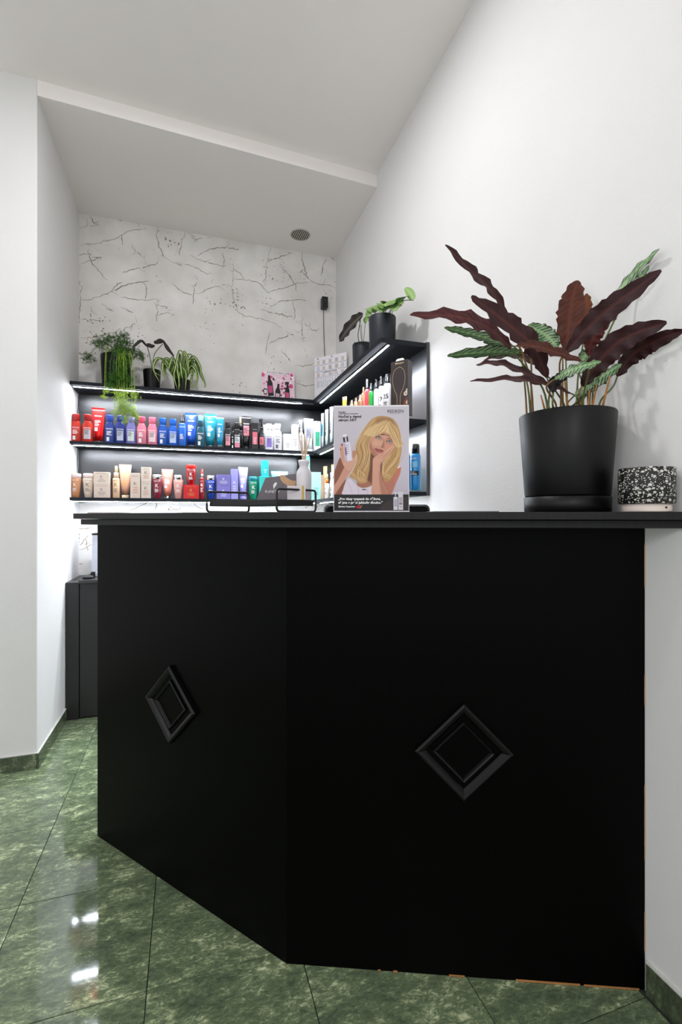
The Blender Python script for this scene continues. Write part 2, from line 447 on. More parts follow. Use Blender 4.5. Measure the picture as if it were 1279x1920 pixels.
# floor and its tiles
GROUT = mat('dark_grout', (58, 66, 54), 0.85, var=0.1)
fl = struct(build(MB().box(X0, XR + 0.1, Y0, YB + 0.1, -0.06, -0.004), 'floor', GROUT), 'green marbled stone tile floor')
TX, TY, SX, SY = -0.0965, 0.893, 0.3955, 0.4035
tile_me = None
for i in range(-7, 3):
    for j in range(-9, 7):
        x, y = TX + i * SX, TY + j * SY
        if x + SX < X0 or x > XR: continue
        if tile_me is None:
            tmb = MB().box(-SX / 2 + 0.0013, SX / 2 - 0.0013, -SY / 2 + 0.0013, SY / 2 - 0.0013, -0.004, 0.0)
            t = build(tmb, 'tile', STONE, fl, (x + SX / 2, y + SY / 2, 0), bevel=0.0007); tile_me = t.data
        else:
            t = link('tile', tile_me, STONE, fl, (x + SX / 2, y + SY / 2, 0))
# walls
struct(build(MB().box(XR, XR + 0.1, Y0, YB + 0.1, 0, 3.45), 'wall_right', WALLM), 'plain white wall beside the counter')
struct(build(MB().box(X0, XL, YF, YB + 0.1, 0, 3.45), 'wall_left', WALLM, bevel=0.004), 'white wall corner beside the alcove')
wb = struct(build(MB().box(XL, XR, YB, YB + 0.1, 0, 3.45), 'wall_back', PAPER), 'alcove back wall with cracked plaster wallpaper')
# printed crack lines of the wallpaper
cr = []
for pl in [[(50,190),(80,188),(130,185),(200,165),(240,148),(265,130),(330,122),(370,113),(400,112)],[(400,100),(395,140),(400,180),(415,215),(425,240),(425,270)],[(50,115),(110,103),(160,115),(235,135)],[(235,150),(240,190)],[(425,240),(460,265),(500,280),(550,285),(600,310),(640,335),(668,360)],[(280,190),(310,225),(350,265),(365,300)],[(240,318),(300,300),(350,290),(400,275),(430,270)],[(50,275),(100,262),(160,245),(235,230)],[(85,210),(95,260),(130,305),(170,352)],[(525,125),(510,180),(500,230),(495,262)],[(530,125),(555,155),(580,165),(630,158),(680,150)],[(580,240),(620,220),(670,205),(720,205),(760,212),(800,212)],[(545,240),(600,262),(650,275),(700,285),(740,280)],[(740,280),(742,320),(740,360),(735,400),(745,440),(765,490),(790,510),(840,520),(900,535),(950,560),(990,590)],[(45,355),(55,390),(48,440),(48,500),(45,545)],[(55,442),(100,435),(160,415),(215,390),(270,370),(330,358),(400,355),(465,365)],[(190,400),(215,370),(235,360)],[(465,365),(500,395),(540,415),(560,420)],[(560,415),(600,405),(640,385),(700,370),(740,365)],[(560,460),(562,420),(570,370),(595,320)],[(742,345),(800,350),(850,360),(885,390),(905,410)],[(742,300),(770,320),(790,345)],[(915,190),(900,250),(890,300),(890,340),(860,390),(840,440),(830,490)],[(900,265),(940,250),(990,235),(1020,220),(1055,215)],[(1057,205),(1052,250),(1065,300),(1080,340),(1080,365)],[(1080,345),(1120,365),(1170,372),(1205,388)],[(960,290),(990,325),(1020,365),(1025,400)],[(890,410),(940,395),(990,380),(1030,365),(1080,360)],[(1160,250),(1145,300),(1140,330)],[(1165,235),(1205,265)],[(910,475),(950,450),(1010,440),(1060,440),(1110,445)],[(235,425),(290,435),(340,440),(395,435)],[(395,430),(400,470),(395,520),(390,560),(405,610)],[(240,580),(280,555),(330,535),(395,520)],[(50,530),(100,528),(160,540),(235,550)],[(50,612),(120,608),(180,590),(235,570)],[(145,455),(190,485),(230,500)],[(235,475),(280,495),(320,525)],[(400,465),(440,475),(445,495)],[(400,510),(440,500),(490,515)],[(870,485),(930,500),(1000,515),(1050,510)],[(1055,510),(1055,550),(1055,590),(1060,640),(1075,690),(1085,710)],[(900,640),(950,615),(1000,600),(1055,590)],[(1060,545),(1100,575),(1150,590),(1200,610)],[(960,670),(990,705),(1015,735)],[(910,580),(895,640),(890,690)],[(1020,735),(1060,740),(1105,730)],[(1030,820),(1070,830),(1110,825)],[(1060,300),(1040,320)],[(690,230),(700,260),(690,300)],[(340,360),(350,400),(345,440)],[(100,470),(95,510),(110,560)],[(1010,445),(1020,490),(1015,530)],[(205,70),(240,85)],[(300,85),(320,110)],[(90,60),(110,90),(125,140)],[(45,240),(70,232),(100,236)]]:
    cr.append([(130 + a / 2.4132, 380 + b / 2.4132) for a, b in pl])
for pl in [[(160,670),(230,665),(300,650)],[(175,800),(215,760),(250,720)],[(160,850),(220,830),(285,790)],[(230,760),(235,830),(285,870)],[(150,960),(160,1040),(200,1060)],[(160,960),(200,955)],[(580,520),(690,470),(750,440),(810,435)],[(810,435),(800,520)],[(925,530),(935,510),(1000,505),(1070,440)],[(1100,440),(1160,490),(1200,500)],[(160,690),(170,740),(160,790)]]:
    cr.append([(110 + a / 4.41, 840 + b / 4.41) for a, b in pl])
mb = MB(); rnd = random.Random(3)
for pl in cr:
    pts = [Vector((p.x, 0, p.z)) for p in spline3([atY(a, b, YB) for a, b in pl], 5)]
    wd = rnd.uniform(0.0018, 0.0034); n = len(pts)
    pts = [p + Vector((rnd.uniform(-1, 1), 0, rnd.uniform(-1, 1))) * 0.005 for p in pts]
    vs = []; fs = []
    for i, p in enumerate(pts):
        t = (pts[min(i + 1, n - 1)] - pts[max(i - 1, 0)]).normalized(); s = Vector((-t.z, 0, t.x))
        w = wd * (0.35 + 0.65 * math.sin(PI * min(0.95, (i + 0.6) / n))) * rnd.uniform(0.5, 1.3)
        vs += [(p.x + s.x * w, YB - 0.0004, p.z + s.z * w), (p.x - s.x * w, YB - 0.0004, p.z - s.z * w)]
        if i: fs.append((2 * i - 2, 2 * i - 1, 2 * i + 1, 2 * i))
        if rnd.random() < 0.10 and 2 < i < n - 2:      # side twig
            d = Vector((rnd.uniform(-1, 1), 0, rnd.uniform(-1, 1))).normalized(); q = p.copy(); b0 = len(vs)
            for k in range(4):
                q2 = q + d * 0.013 + Vector((rnd.uniform(-1, 1), 0, rnd.uniform(-1, 1))) * 0.004
                e = (q2 - q).normalized(); u = Vector((-e.z, 0, e.x)) * 0.0012 * (1 - k / 4)
                vs += [(q.x + u.x, YB - 0.0005, q.z + u.z), (q.x - u.x, YB - 0.0005, q.z - u.z)]
                if k: fs.append((b0 + 2 * k - 2, b0 + 2 * k - 1, b0 + 2 * k + 1, b0 + 2 * k))
                q = q2
    mb.add(vs, fs)
ck = build(mb, 'crack_lines', mat('crack_print', (150, 136, 124), 0.8, var=0.25, vscale=25), wb); ck['kind'] = 'stuff'
# ceilings
struct(build(MB().box(X0, XR, Y0, 2.72, ZC, ZC + 0.1), 'ceiling', CEILM), 'plain pale grey ceiling of the salon')
struct(build(MB().prism([(XL, YF), (XR, 2.69), (XR, YB), (XL, YB)], ZS, ZC + 0.1), 'ceiling', CEILM), 'lower ceiling over the shelf alcove')
# stone baseboards, tile by tile
WGROUT = mat('white_grout', (205, 205, 200), 0.8, var=0.04)
def baseboard(name, a, b, h, nrm, label):
    root = bpy.data.objects.new(name, None); COL.objects.link(root); struct(root, label)
    a, b = Vector((*a, 0)), Vector((*b, 0)); L = (b - a).length; d = (b - a) / L; n = Vector((*nrm, 0)); s = 0.0; first = 0.33
    while s < L - 0.001:
        e = min(L, s + (first if s == 0 else 0.40)); p, q = a + d * (s + 0.001), a + d * (e - 0.001)
        build(MB().prism([(p.x, p.y), (q.x, q.y), (q.x + n.x * 0.010, q.y + n.y * 0.010), (p.x + n.x * 0.010, p.y + n.y * 0.010)], 0.0, h), 'tile', STONED, root, bevel=0.001)
        s = e
    p, q = a, b
    build(MB().prism([(p.x, p.y), (q.x, q.y), (q.x + n.x * 0.008, q.y + n.y * 0.008), (p.x + n.x * 0.008, p.y + n.y * 0.008)], h, h + 0.004), 'grout_line', WGROUT, root)
baseboard('baseboard_left', (XL, YF), (X0, YF), 0.072, (0, -1), 'green stone skirting along the white wall face')
baseboard('baseboard_alcove', (XL, YF - 0.01), (XL, 3.148), 0.072, (1, 0), 'green stone skirting inside the alcove')
baseboard('baseboard_right', (XR, 0.898), (XR, Y0), 0.078, (-1, 0), 'green stone skirting beside the counter')

# ceiling lamps of the salon, then fill globes added behind the view
for n, (x, y, w) in enumerate(CEIL_LAMPS):
    lp = thing('ceiling_lamp', 'round white ceiling lamp, %s' % ('nearest the counter and plant', 'nearest the alcove corner')[n], 'lamp', (x, y, ZC - 0.022), 0, 'round ceiling lamps')
    build(MB().loft([(0.0, 0.10, 0.10, 2), (0.003, 0.105, 0.105, 2), (0.022, 0.108, 0.108, 2)], 32), 'housing', mat('lamp_housing', (235, 235, 235), 0.4), lp)
    build(MB().loft([(-0.003, 0.088, 0.088, 2), (0.001, 0.092, 0.092, 2)], 32), 'diffuser', mat('lamp_diffuser', (255, 255, 255), 0.6, emis=2.0, var=0), lp)
    ld = bpy.data.lights.new('ceiling_lamp_light', 'AREA'); ld.shape = 'DISK'; ld.size = 0.17; ld.energy = w; ld.color = (0.99, 0.975, 1.0)
    lo = bpy.data.objects.new('ceiling_lamp_light', ld); COL.objects.link(lo); lo.parent = lp; lo.location = (0, 0, -0.006)
for n, (x, y, z, w) in enumerate(FILL_GLOBES):
    lp = thing('fill_globe', 'added unseen fill-light globe hanging %s' % ('left behind the photographer', 'right behind the photographer', 'farthest back in the salon')[n], 'lamp', (x, y, z), 0, 'added fill globes')
    GLM = mat('fill_globe_glow', (255, 255, 255), 0.4, emis=3.0, var=0)
    a_ = [(0.14 * math.cos(t), 0.14 * math.sin(t)) for t in np.linspace(-1.45, 1.45, 13)]
    build(MB().loft([(q, r, r, 2) for r, q in a_], 24), 'globe', GLM, lp)
    build(MB().tube([(0, 0, 0.139), (0, 0, ZC - 0.025 - z)], 0.003, 6), 'cord', BLACKP, lp)
    build(MB().loft([(ZC - 0.03 - z, 0.03, 0.03, 2), (ZC - z, 0.045, 0.045, 2)], 20), 'ceiling_rose', mat('lamp_housing', (235, 235, 235), 0.4), lp)
    ld = bpy.data.lights.new('fill_globe_light', 'POINT'); ld.shadow_soft_size = 0.16; ld.energy = w; ld.color = (0.99, 0.975, 1.0)
    lo = bpy.data.objects.new('fill_globe_light', ld); COL.objects.link(lo); lo.parent = lp

# round ceiling vent
vent = thing('ceiling_vent', 'round slatted air vent in the alcove ceiling', 'vent', (0.770, 3.310, ZS))
VENTM = mat('vent_plastic', (190, 184, 174), 0.6, var=0.05); DARK = mat('duct_dark', (18, 17, 15), 0.9, var=0)
R = 0.068
m = MB(); ring = [(-0.001, R + 0.004), (-0.005, R + 0.002), (-0.005, R - 0.001), (0.0, R - 0.001)]
vs = []; fs = []
for k in range(32):
    a = 2 * PI * k / 32
    for z, r in ring: vs.append((r * math.cos(a), r * math.sin(a), z))
for k in range(32):
    for j in range(3): fs.append((k * 4 + j, ((k + 1) % 32) * 4 + j, ((k + 1) % 32) * 4 + j + 1, k * 4 + j + 1))
build(m.add(vs, fs, 0, True), 'rim', mat('vent_rim', (205, 202, 198), 0.7), vent)
build(MB().loft([(-0.0012, R, R, 2), (-0.0004, R, R, 2)], 32), 'duct', DARK, vent)
for k in range(10):
    x = -R + (k + 0.5) * 2 * R / 10; hl = math.sqrt(R * R - x * x) - 0.001
    M = Matrix.Translation((x, 0, -0.003)) @ Matrix.Rotation(0.15, 4, 'Y')
    build(MB().box(-0.0035, 0.0035, -hl, hl, -0.0008, 0.0008, M=M), 'slat', VENTM, vent)
vent.rotation_euler = (0, 0, 0.05)

# ================================================================== reception counter
PL, PM, PR = Vector((-0.319, 1.978)), Vector((0.254, 1.256)), Vector((1.103, 0.9055))
d1 = (PL - PM).normalized(); d2 = (PR - PM).normalized()
n1 = Vector((-d1.y, d1.x)); n1 = n1 if n1.y < 0 else -n1
n2 = Vector((d2.y, -d2.x)); n2 = n2 if n2.y < 0 else -n2
bis = (n1 + n2) / (1 + n1.dot(n2))
ZT = 1.2115
def poly_at(o_out, o_in, e0, e1):
    c, ci = PM + bis * o_out, PM - bis * o_in
    r = c + d2 * ((1.1035 - c.x) / d2.x); ri = ci + d2 * ((1.1035 - ci.x) / d2.x)
    return [tuple(PL + d1 * e0 + n1 * o_out), tuple(c), tuple(r), tuple(ri), tuple(ci), tuple(PL + d1 * e1 - n1 * o_in)]
ctr = thing('reception_counter', 'black painted angled reception counter with diamond mouldings', 'counter')
build(MB().prism(poly_at(0.127, 0.30, -0.072, 0.05), ZT - 0.0185, ZT), 'worktop', BLACKTOP, ctr, bevel=0.0015)
build(MB().prism(poly_at(0.097, 0.30, -0.066, 0.04), ZT - 0.0385, ZT - 0.0195), 'edging_board', BLACKTOP, ctr, bevel=0.0015)
TH = 0.02
pan_pts = [(PM, PL, n1, d1), (PM, PR, n2, d2)]
inner = PM - bis * TH
pl_ = build(MB().prism([tuple(PM), tuple(PL), tuple(PL - n1 * TH), tuple(inner)], 0.002, ZT - 0.039), 'front_panel', BLACKW, ctr)
pr_ = build(MB().prism([tuple(PM), tuple(PR), (1.103, (PR - n2 * TH + d2 * ((1.103 - (PR - n2 * TH).x) / d2.x)).y), tuple(inner)], 0.002, ZT - 0.039), 'front_panel', BLACKW, ctr)
build(MB().prism([tuple(PL - n1 * TH), tuple(PL - n1 * 0.30), tuple(PL - n1 * 0.30 - d1 * TH), tuple(PL - n1 * TH - d1 * TH)], 0.002, ZT - 0.039), 'side_panel', BLACKW, ctr)
GLOSSB = mat('gloss_black_moulding', (7, 7, 8), 0.33, spec=0.28, var=0.05)
def diamond(panel, n, d, s, z, a_out, a_in, wd, hgt):
    """square picture-frame moulding set on its corner; bevelled profile"""
    org = Vector((*(PM + d * s), z)); ex = Vector((*d, 0)); ez = Vector((0, 0, 1)); en = Vector((*n, 0))
    for nm, a, w, h in (('diamond_moulding', a_out, wd, hgt), ('inner_diamond_bead', a_in, wd * 0.45, hgt * 0.8)):
        prof = [(0, 0.0003), (0.0, h * 0.75), (w * 0.25, h), (w * 0.65, h * 0.8), (w, h * 0.35), (w, 0.0003)]
        m = MB(); vs = []; fs = []; k = len(prof)
        for c in ((1, 0), (0, 1), (-1, 0), (0, -1)):
            for u, hh in prof:
                q = org + (ex * c[0] + ez * c[1]) * (a - u * math.sqrt(2)) + en * hh; vs.append(q)
        for i in range(4):
            for j in range(k - 1): fs.append((i * k + j, ((i + 1) % 4) * k + j, ((i + 1) % 4) * k + j + 1, i * k + j + 1))
        build(m.add(vs, fs), nm, GLOSSB, panel)
    m = MB(); aa = a_out - wd * 1.41
    m.add([org + (ex * c[0] + ez * c[1]) * aa + en * h for h in (0.0, 0.004) for c in ((1, 0), (0, 1), (-1, 0), (0, -1))], [(0, 1, 2, 3), (4, 5, 6, 7), (0, 1, 5, 4), (1, 2, 6, 5), (2, 3, 7, 6), (3, 0, 4, 7)])
    build(m, 'diamond_plate', BLACKW, panel)
diamond(pl_, n1, d1, 0.4815, 0.5935, 0.126, 0.080, 0.021, 0.016)
diamond(pr_, n2, d2, 0.4665, 0.5900, 0.126, 0.080, 0.021, 0.016)
# chipped raw wood along the foot and the wall end of the right panel
RAW = mat('raw_chipboard', (176, 120, 66), 0.8, var=0.25)
rnd = random.Random(5)
for s0, s1 in ((0.245, 0.252), (0.285, 0.296), (0.43, 0.47), (0.60, 0.76), (0.77, 0.905)):
    a, b = PM + d2 * s0, PM + d2 * s1; o = n2 * 0.0012
    build(MB().prism([tuple(a), tuple(b), tuple(b + o), tuple(a + o)], 0.001, 0.001 + rnd.uniform(0.0025, 0.0045)), 'chipped_edge', RAW, pr_)
for z0, z1 in ((1.02, 1.13), (0.72, 0.80), (0.33, 0.52), (0.10, 0.2)):
    a = PR - d2 * 0.0012; o = n2 * 0.0008
    build(MB().prism([tuple(a), tuple(PR), tuple(PR + o), tuple(a + o)], z0, z1), 'chipped_edge', RAW, pr_)

# ================================================================== wall shelves with light strips
SZ = (2.03, 1.664, 1.319)
YS, XS, YE = 3.262, 0.852, 2.03
sb = thing('wall_shelf_unit', 'charcoal three-level shelf on the cracked back wall with light strips', 'shelf', (0.2, YB, 1.30))
sr = thing('wall_shelf_unit', 'charcoal three-level shelf along the right wall, open at its end', 'shelf', (XR, 2.6, 1.30))
def part(mb, name, m, root, bevel=0.0):
    o = build(mb, name, m, root, bevel=bevel); o.location = -root.location; return o
part(MB().box(XL + 0.001, XR - 0.001, YB - 0.018, YB - 0.001, SZ[2], SZ[0] - 0.02), 'back_board', BACKM, sb)
part(MB().box(XR - 0.018, XR - 0.001, YE - 0.004, YB - 0.0185, SZ[2] - 0.018, SZ[0] + 0.004), 'back_board', BACKM, sr, bevel=0.001)
for i, z in enumerate(SZ):
    t = 0.022 if i == 0 else 0.018
    part(MB().box(XL + 0.001, XR - 0.019, YS, YB - 0.019, z - t, z), 'shelf_board', SHELFM, sb, 0.001)
    part(MB().box(XS, XR - 0.019, YE, YS - 0.0005, z - t, z), 'shelf_board', SHELFM, sr, 0.001)
    zb = z - t - 0.0002
    p = part(MB().box(XL + 0.012, XS + 0.01, YS + 0.026, YS + 0.036, zb - 0.005, zb), 'light_profile', ALU, sb)
    build(MB().box(XL + 0.014, XS - 0.075 + 0.05 * i, YS + 0.0275, YS + 0.0345, zb - 0.0062, zb - 0.0052), 'light_strip', LEDM, p)
    p = part(MB().box(XS + 0.040, XS + 0.050, YE + 0.012, YS - 0.03, zb - 0.005, zb), 'light_profile', ALU, sr)
    build(MB().box(XS + 0.0415, XS + 0.0485, YE + 0.014, YS - 0.032, zb - 0.0062, zb - 0.0052), 'light_strip', LEDM, p)
pts = [(XL + 0.006, YB - 0.06 + 0.012 * math.sin(z * 23), z) for z in np.linspace(1.335, 1.995, 24)]
part(MB().tube(pts, 0.0025, 6), 'cable', BLACKP, sb)
part(MB().tube([(XL + 0.03, YS + 0.03, 1.292), (XL + 0.055, YS + 0.02, 1.287), (XL + 0.09, YS + 0.03, 1.290), (XL + 0.11, YS + 0.035, 1.293)], 0.003, 6), 'cable_clip', BLACKP, sb)

# low black cabinet behind the counter
cab = thing('low_cabinet', 'low black cabinet behind the counter below the shelves', 'cabinet', (0, 3.15, 0))
CABM = mat('black_cabinet_front', (30, 30, 31), 0.42, var=0.08)
def cpart(mb, name, m, bevel=0.001):
    o = build(mb, name, m, cab, bevel=bevel); o.location = -cab.location; return o
cpart(MB().box(XL + 0.003, -0.608, 3.152, YB - 0.002, 0.001, 0.812), 'filler_panel', CABM)
cpart(MB().box(-0.606, 0.60, 3.175, YB - 0.002, 0.001, 0.806), 'body', CABM)
for k in range(3):
    dz = cpart(MB().box(-0.604 + k * 0.402, -0.206 + k * 0.402, 3.155, 3.174, 0.012, 0.803), 'door', CABM)
    build(MB().box(-0.235 + k * 0.402, -0.223 + k * 0.402, 3.135, 3.1545, 0.62, 0.76), 'handle', BLACKMET, dz, bevel=0.002)
cpart(MB().box(-0.606, 0.62, 3.128, YB - 0.002, 0.8065, 0.826), 'cabinet_top', mat('cabinet_top', (46, 47, 48), 0.35), 0.0015)

# ================================================================== hair products
def surf_y(secs, x, z):
    """front surface (-y) of a lofted body at x, z"""
    for a, b in zip(secs, secs[1:]):
        if a[0] <= z <= b[0] + 1e-9:
            t = (z - a[0]) / max(1e-9, b[0] - a[0]); rx = a[1] + (b[1] - a[1]) * t; ry = a[2] + (b[2] - a[2]) * t; e = a[3] + (b[3] - a[3]) * t
            u = min(0.995, abs(x) / max(rx, 1e-6)); return -ry * (1 - u ** e) ** (1 / e)
    return 0.0
def wrap_patch(mb, secs, x0, x1, z0, z1, off=0.0005, nx=8, nz=4, mi=0):
    vs = []; fs = []
    for j in range(nz + 1):
        for i in range(nx + 1):
            x = x0 + (x1 - x0) * i / nx; z = z0 + (z1 - z0) * j / nz; vs.append((x, surf_y(secs, x, z) - off, z))
    for j in range(nz):
        for i in range(nx): a = j * (nx + 1) + i; fs.append((a, a + 1, a + nx + 2, a + nx + 1))
    mb.add(vs, fs, mi, True)
rng = random.Random(11)
def ink(c):
    return {'w': INKW, 'b': INKB, 'g': INKG, 'gold': INKGOLD}[c]
def small_print(mb, secs, x0, x1, z, n, h, off=0.0006):
    for k in range(n):
        w = (x1 - x0) * rng.uniform(0.55, 1.0); zz = z - k * h * 2
        if secs: wrap_patch(mb, secs, x0, x0 + w, zz, zz + h, off, 5, 1)
        else: mb.add([(x0, 0, zz), (x0 + w, 0, zz), (x0 + w, 0, zz + h), (x0, 0, zz + h)], [(0, 1, 2, 3)])

def bottle(root, w, h, col, cap, label=None, brand='REDKEN', icol='w', label2=None, dr=0.62):
    r = w / 2
    secs = [(0, r * .90, r * .90 * dr, 3), (0.004, r, r * dr, 3), (h * .55, r, r * dr, 3), (h * .63, r * .95, r * dr * .95, 2.8), (h * .71, r * .76, r * dr * .85, 2.4), (h * .765, r * .60, r * .55, 2.2)]
    b = build(MB().loft(secs, 20), 'body', col_mat(col, 0.25, coat=0.3), root)
    build(MB().loft([(h * .766, r * .60, r * .56, 2.2), (h * .78, r * .66, r * .60, 2.2), (h * .975, r * .74, r * .66, 2.2), (h, r * .70, r * .62, 2.2)], 20), 'cap', col_mat(cap, 0.3), root)
    if label:
        m = MB(); wrap_patch(m, secs, -r * .62, r * .62, h * .12 if label2 is None else h * .24, h * .46); build(m, 'label', col_mat(label, 0.5), b)
        if label2: m = MB(); wrap_patch(m, secs, -r * .62, r * .62, h * .06, h * .238); build(m, 'label', col_mat(label2, 0.5), b)
    m = MB(); yf = lambda x, z: surf_y(secs, x, z) - 0.0008
    if brand: text_into(m, brand, 0, h * .49, width=w * .66, height=h * .045, yfun=yf, bold=0.01)
    build(m, 'lettering', ink(icol), b)
    m = MB(); small_print(m, secs, -r * .55, r * .5, h * .41, 4, h * .02, 0.0011)
    if not label: wrap_patch(m, secs, -r * .55, -r * .02, h * .08, h * .22, 0.001, 4, 2)
    pr = build(m, 'small_print', INKG if label else ink(icol), b); pr['kind'] = 'stuff'
def tube(root, w, h, col, cap, label=None, brand='REDKEN', icol='w', capw=0.60, kr=False):
    r = w / 2; c = h * .105
    secs = [(c, r * capw, r * capw * .95, 2), (h * .3, r * .70, r * .56, 2.2), (h * .6, r * .86, r * .34, 2.2), (h * .9, r * .99, r * .07, 2.6), (h * .915, r, r * .035, 3), (h, r, r * .03, 3)]
    b = build(MB().loft(secs, 24), 'body', col_mat(col, 0.28, coat=0.3), root)
    build(MB().loft([(0, r * capw * .93, r * capw * .88, 2), (0.002, r * capw * .97, r * capw * .92, 2), (c - .0005, r * capw * .99, r * capw * .94, 2)], 24), 'cap', CHROME if cap == 'silver' else col_mat(cap, 0.35), root)
    if label:
        m = MB(); wrap_patch(m, secs, -r * .58, r * .58, h * .42, h * .72); build(m, 'label', col_mat(label, 0.5), b)
    m = MB(); yf = lambda x, z: surf_y(secs, x, z) - 0.0008
    if brand: text_into(m, brand, 0, h * .76, width=w * .56, height=h * .035, yfun=yf, bold=0.01)
    if kr: text_into(m, 'K', 0, h * .60, height=h * .085, yfun=yf)
    build(m, 'lettering', ink(icol), b)
    m = MB(); small_print(m, secs, -r * .5, r * .5, h * .64 if not kr else h * .5, 5, h * .018, 0.0011)
    if not kr and not label: wrap_patch(m, secs, -r * .5, -r * .05, h * .36, h * .46, 0.001, 4, 2)
    pr = build(m, 'small_print', INKG if label else ink(icol), b); pr['kind'] = 'stuff'
def bain(root, w, h, col, cap='silver', icol='w', kmark=True):
    r = w / 2; dr = .78
    secs = [(0, r * .60, r * .60 * dr, 2.4), (h * .02, r * .68, r * .68 * dr, 2.4), (h * .3, r * .84, r * .84 * dr, 2.4), (h * .55, r * .94, r * .94 * dr, 2.4), (h * .76, r, r * dr, 2.4), (h * .80, r * .95, r * .95 * dr, 2.4)]
    b = build(MB().loft(secs, 24), 'body', col_mat(col, 0.18, coat=0.5), root)
    build(MB().loft([(h * .8005, r * .90, r * .9 * dr, 2.3), (h * .815, r * .98, r * .98 * dr, 2.3), (h * .975, r * .98, r * .98 * dr, 2.3), (h, r * .88, r * .88 * dr, 2.3)], 24), 'cap', CHROME if cap == 'silver' else col_mat(cap, 0.2, coat=0.4), root)
    m = MB(); yf = lambda x, z: surf_y(secs, x, z) - 0.0008
    text_into(m, 'KÉRASTASE', 0, h * .70, width=w * .62, height=h * .04, yfun=yf)
    text_into(m, 'K', 0, h * .46, height=h * .15, yfun=yf, bold=0.01)
    build(m, 'lettering', ink(icol), b)
    m = MB(); small_print(m, secs, -r * .45, r * .45, h * .38, 5, h * .014, 0.001)
    pr = build(m, 'small_print', ink(icol), b); pr['kind'] = 'stuff'
def carton(root, w, h, col, d=None, brand='KÉRASTASE', k=None, icol='g', accent=None, band=None, brandz=.86):
    d = d or min(w, 0.06)
    b = build(MB().box(-w / 2, w / 2, -d / 2, d / 2, 0, h), 'body', col_mat(col, 0.4), root, bevel=0.0012)
    m = MB(); yf = lambda x, z: -d / 2 - 0.0004
    if brand: text_into(m, brand, 0, h * brandz, width=w * .62, height=min(h * .05, w * .09), yfun=yf)
    if k: text_into(m, k, 0, h * .52, height=min(h * .22, w * .36), yfun=yf)
    if m.v: build(m, 'lettering', ink(icol), b)
    m = MB(); n = 4
    for q in range(n):
        zz = h * (.42 - q * .07); ww = w * rng.uniform(.25, .6) / 2
        m.add([(-ww, yf(0, 0), zz), (ww, yf(0, 0), zz), (ww, yf(0, 0), zz + h * .018), (-ww, yf(0, 0), zz + h * .018)], [(0, 1, 2, 3)])
    pr = build(m, 'small_print', col_mat(accent, 0.5) if accent else ink(icol), b); pr['kind'] = 'stuff'
    if band:
        m = MB(); y = -d / 2 - 0.0003
        m.add([(-w * .36, y, h * .2), (w * .36, y, h * .2), (w * .36, y, h * .66), (-w * .36, y, h * .66)], [(0, 1, 2, 3)]); build(m, 'label', col_mat(band, 0.5), b)
    fl_ = build(MB().box(-w / 2 + 0.001, w / 2 - 0.001, -d / 2 + 0.001, d / 2 - 0.001, 0, 0.0006), 'lid_flap', col_mat(col, 0.4), root, (0, 0, h + 0.0001))
def spray(root, w, h, col, cap, ring=None, brand='REDKEN', icol='w', label=None, body_h=.74, num=None):
    r = w / 2; bh = h * body_h
    secs = [(0, r * .92, r * .92 * .8, 2.6), (0.003, r, r * .8, 2.6), (bh * .94, r, r * .8, 2.6), (bh, r * .72, r * .62, 2.3)]
    b = build(MB().loft(secs, 20), 'body', col_mat(col, 0.25, coat=0.3), root)
    if ring: build(MB().loft([(bh + .0004, r * .66, r * .6, 2), (bh + (h - bh) * .45, r * .62, r * .56, 2)], 20), 'collar', CHROME, root)
    z0 = bh + (h - bh) * .45 if ring else bh
    build(MB().loft([(z0 + .0008, r * .62, r * .58, 2), (z0 + (h - z0) * .25, r * .60, r * .56, 2), (z0 + (h - z0) * .28, r * .5, r * .48, 2), (h * .985, r * .46, r * .44, 2), (h, r * .38, r * .36, 2)], 20), 'cap', col_mat(cap, 0.25, coat=0.3), root)
    if label:
        m = MB(); wrap_patch(m, secs, -r * .7, r * .7, bh * .28, bh * .72); build(m, 'label', col_mat(label, 0.5), b)
    m = MB(); yf = lambda x, z: surf_y(secs, x, z) - 0.0009
    if brand: text_into(m, brand, 0, bh * .80, width=w * .7, height=bh * .05, yfun=yf)
    if num: text_into(m, num, 0, bh * .60, height=bh * .12, yfun=yf, bold=0.02)
    if m.v: build(m, 'lettering', ink(icol), b)
    m = MB(); small_print(m, secs, -r * .6, r * .5, bh * .5, 6, bh * .018, 0.001)
    pr = build(m, 'small_print', INKG if label else ink(icol), b); pr['kind'] = 'stuff'
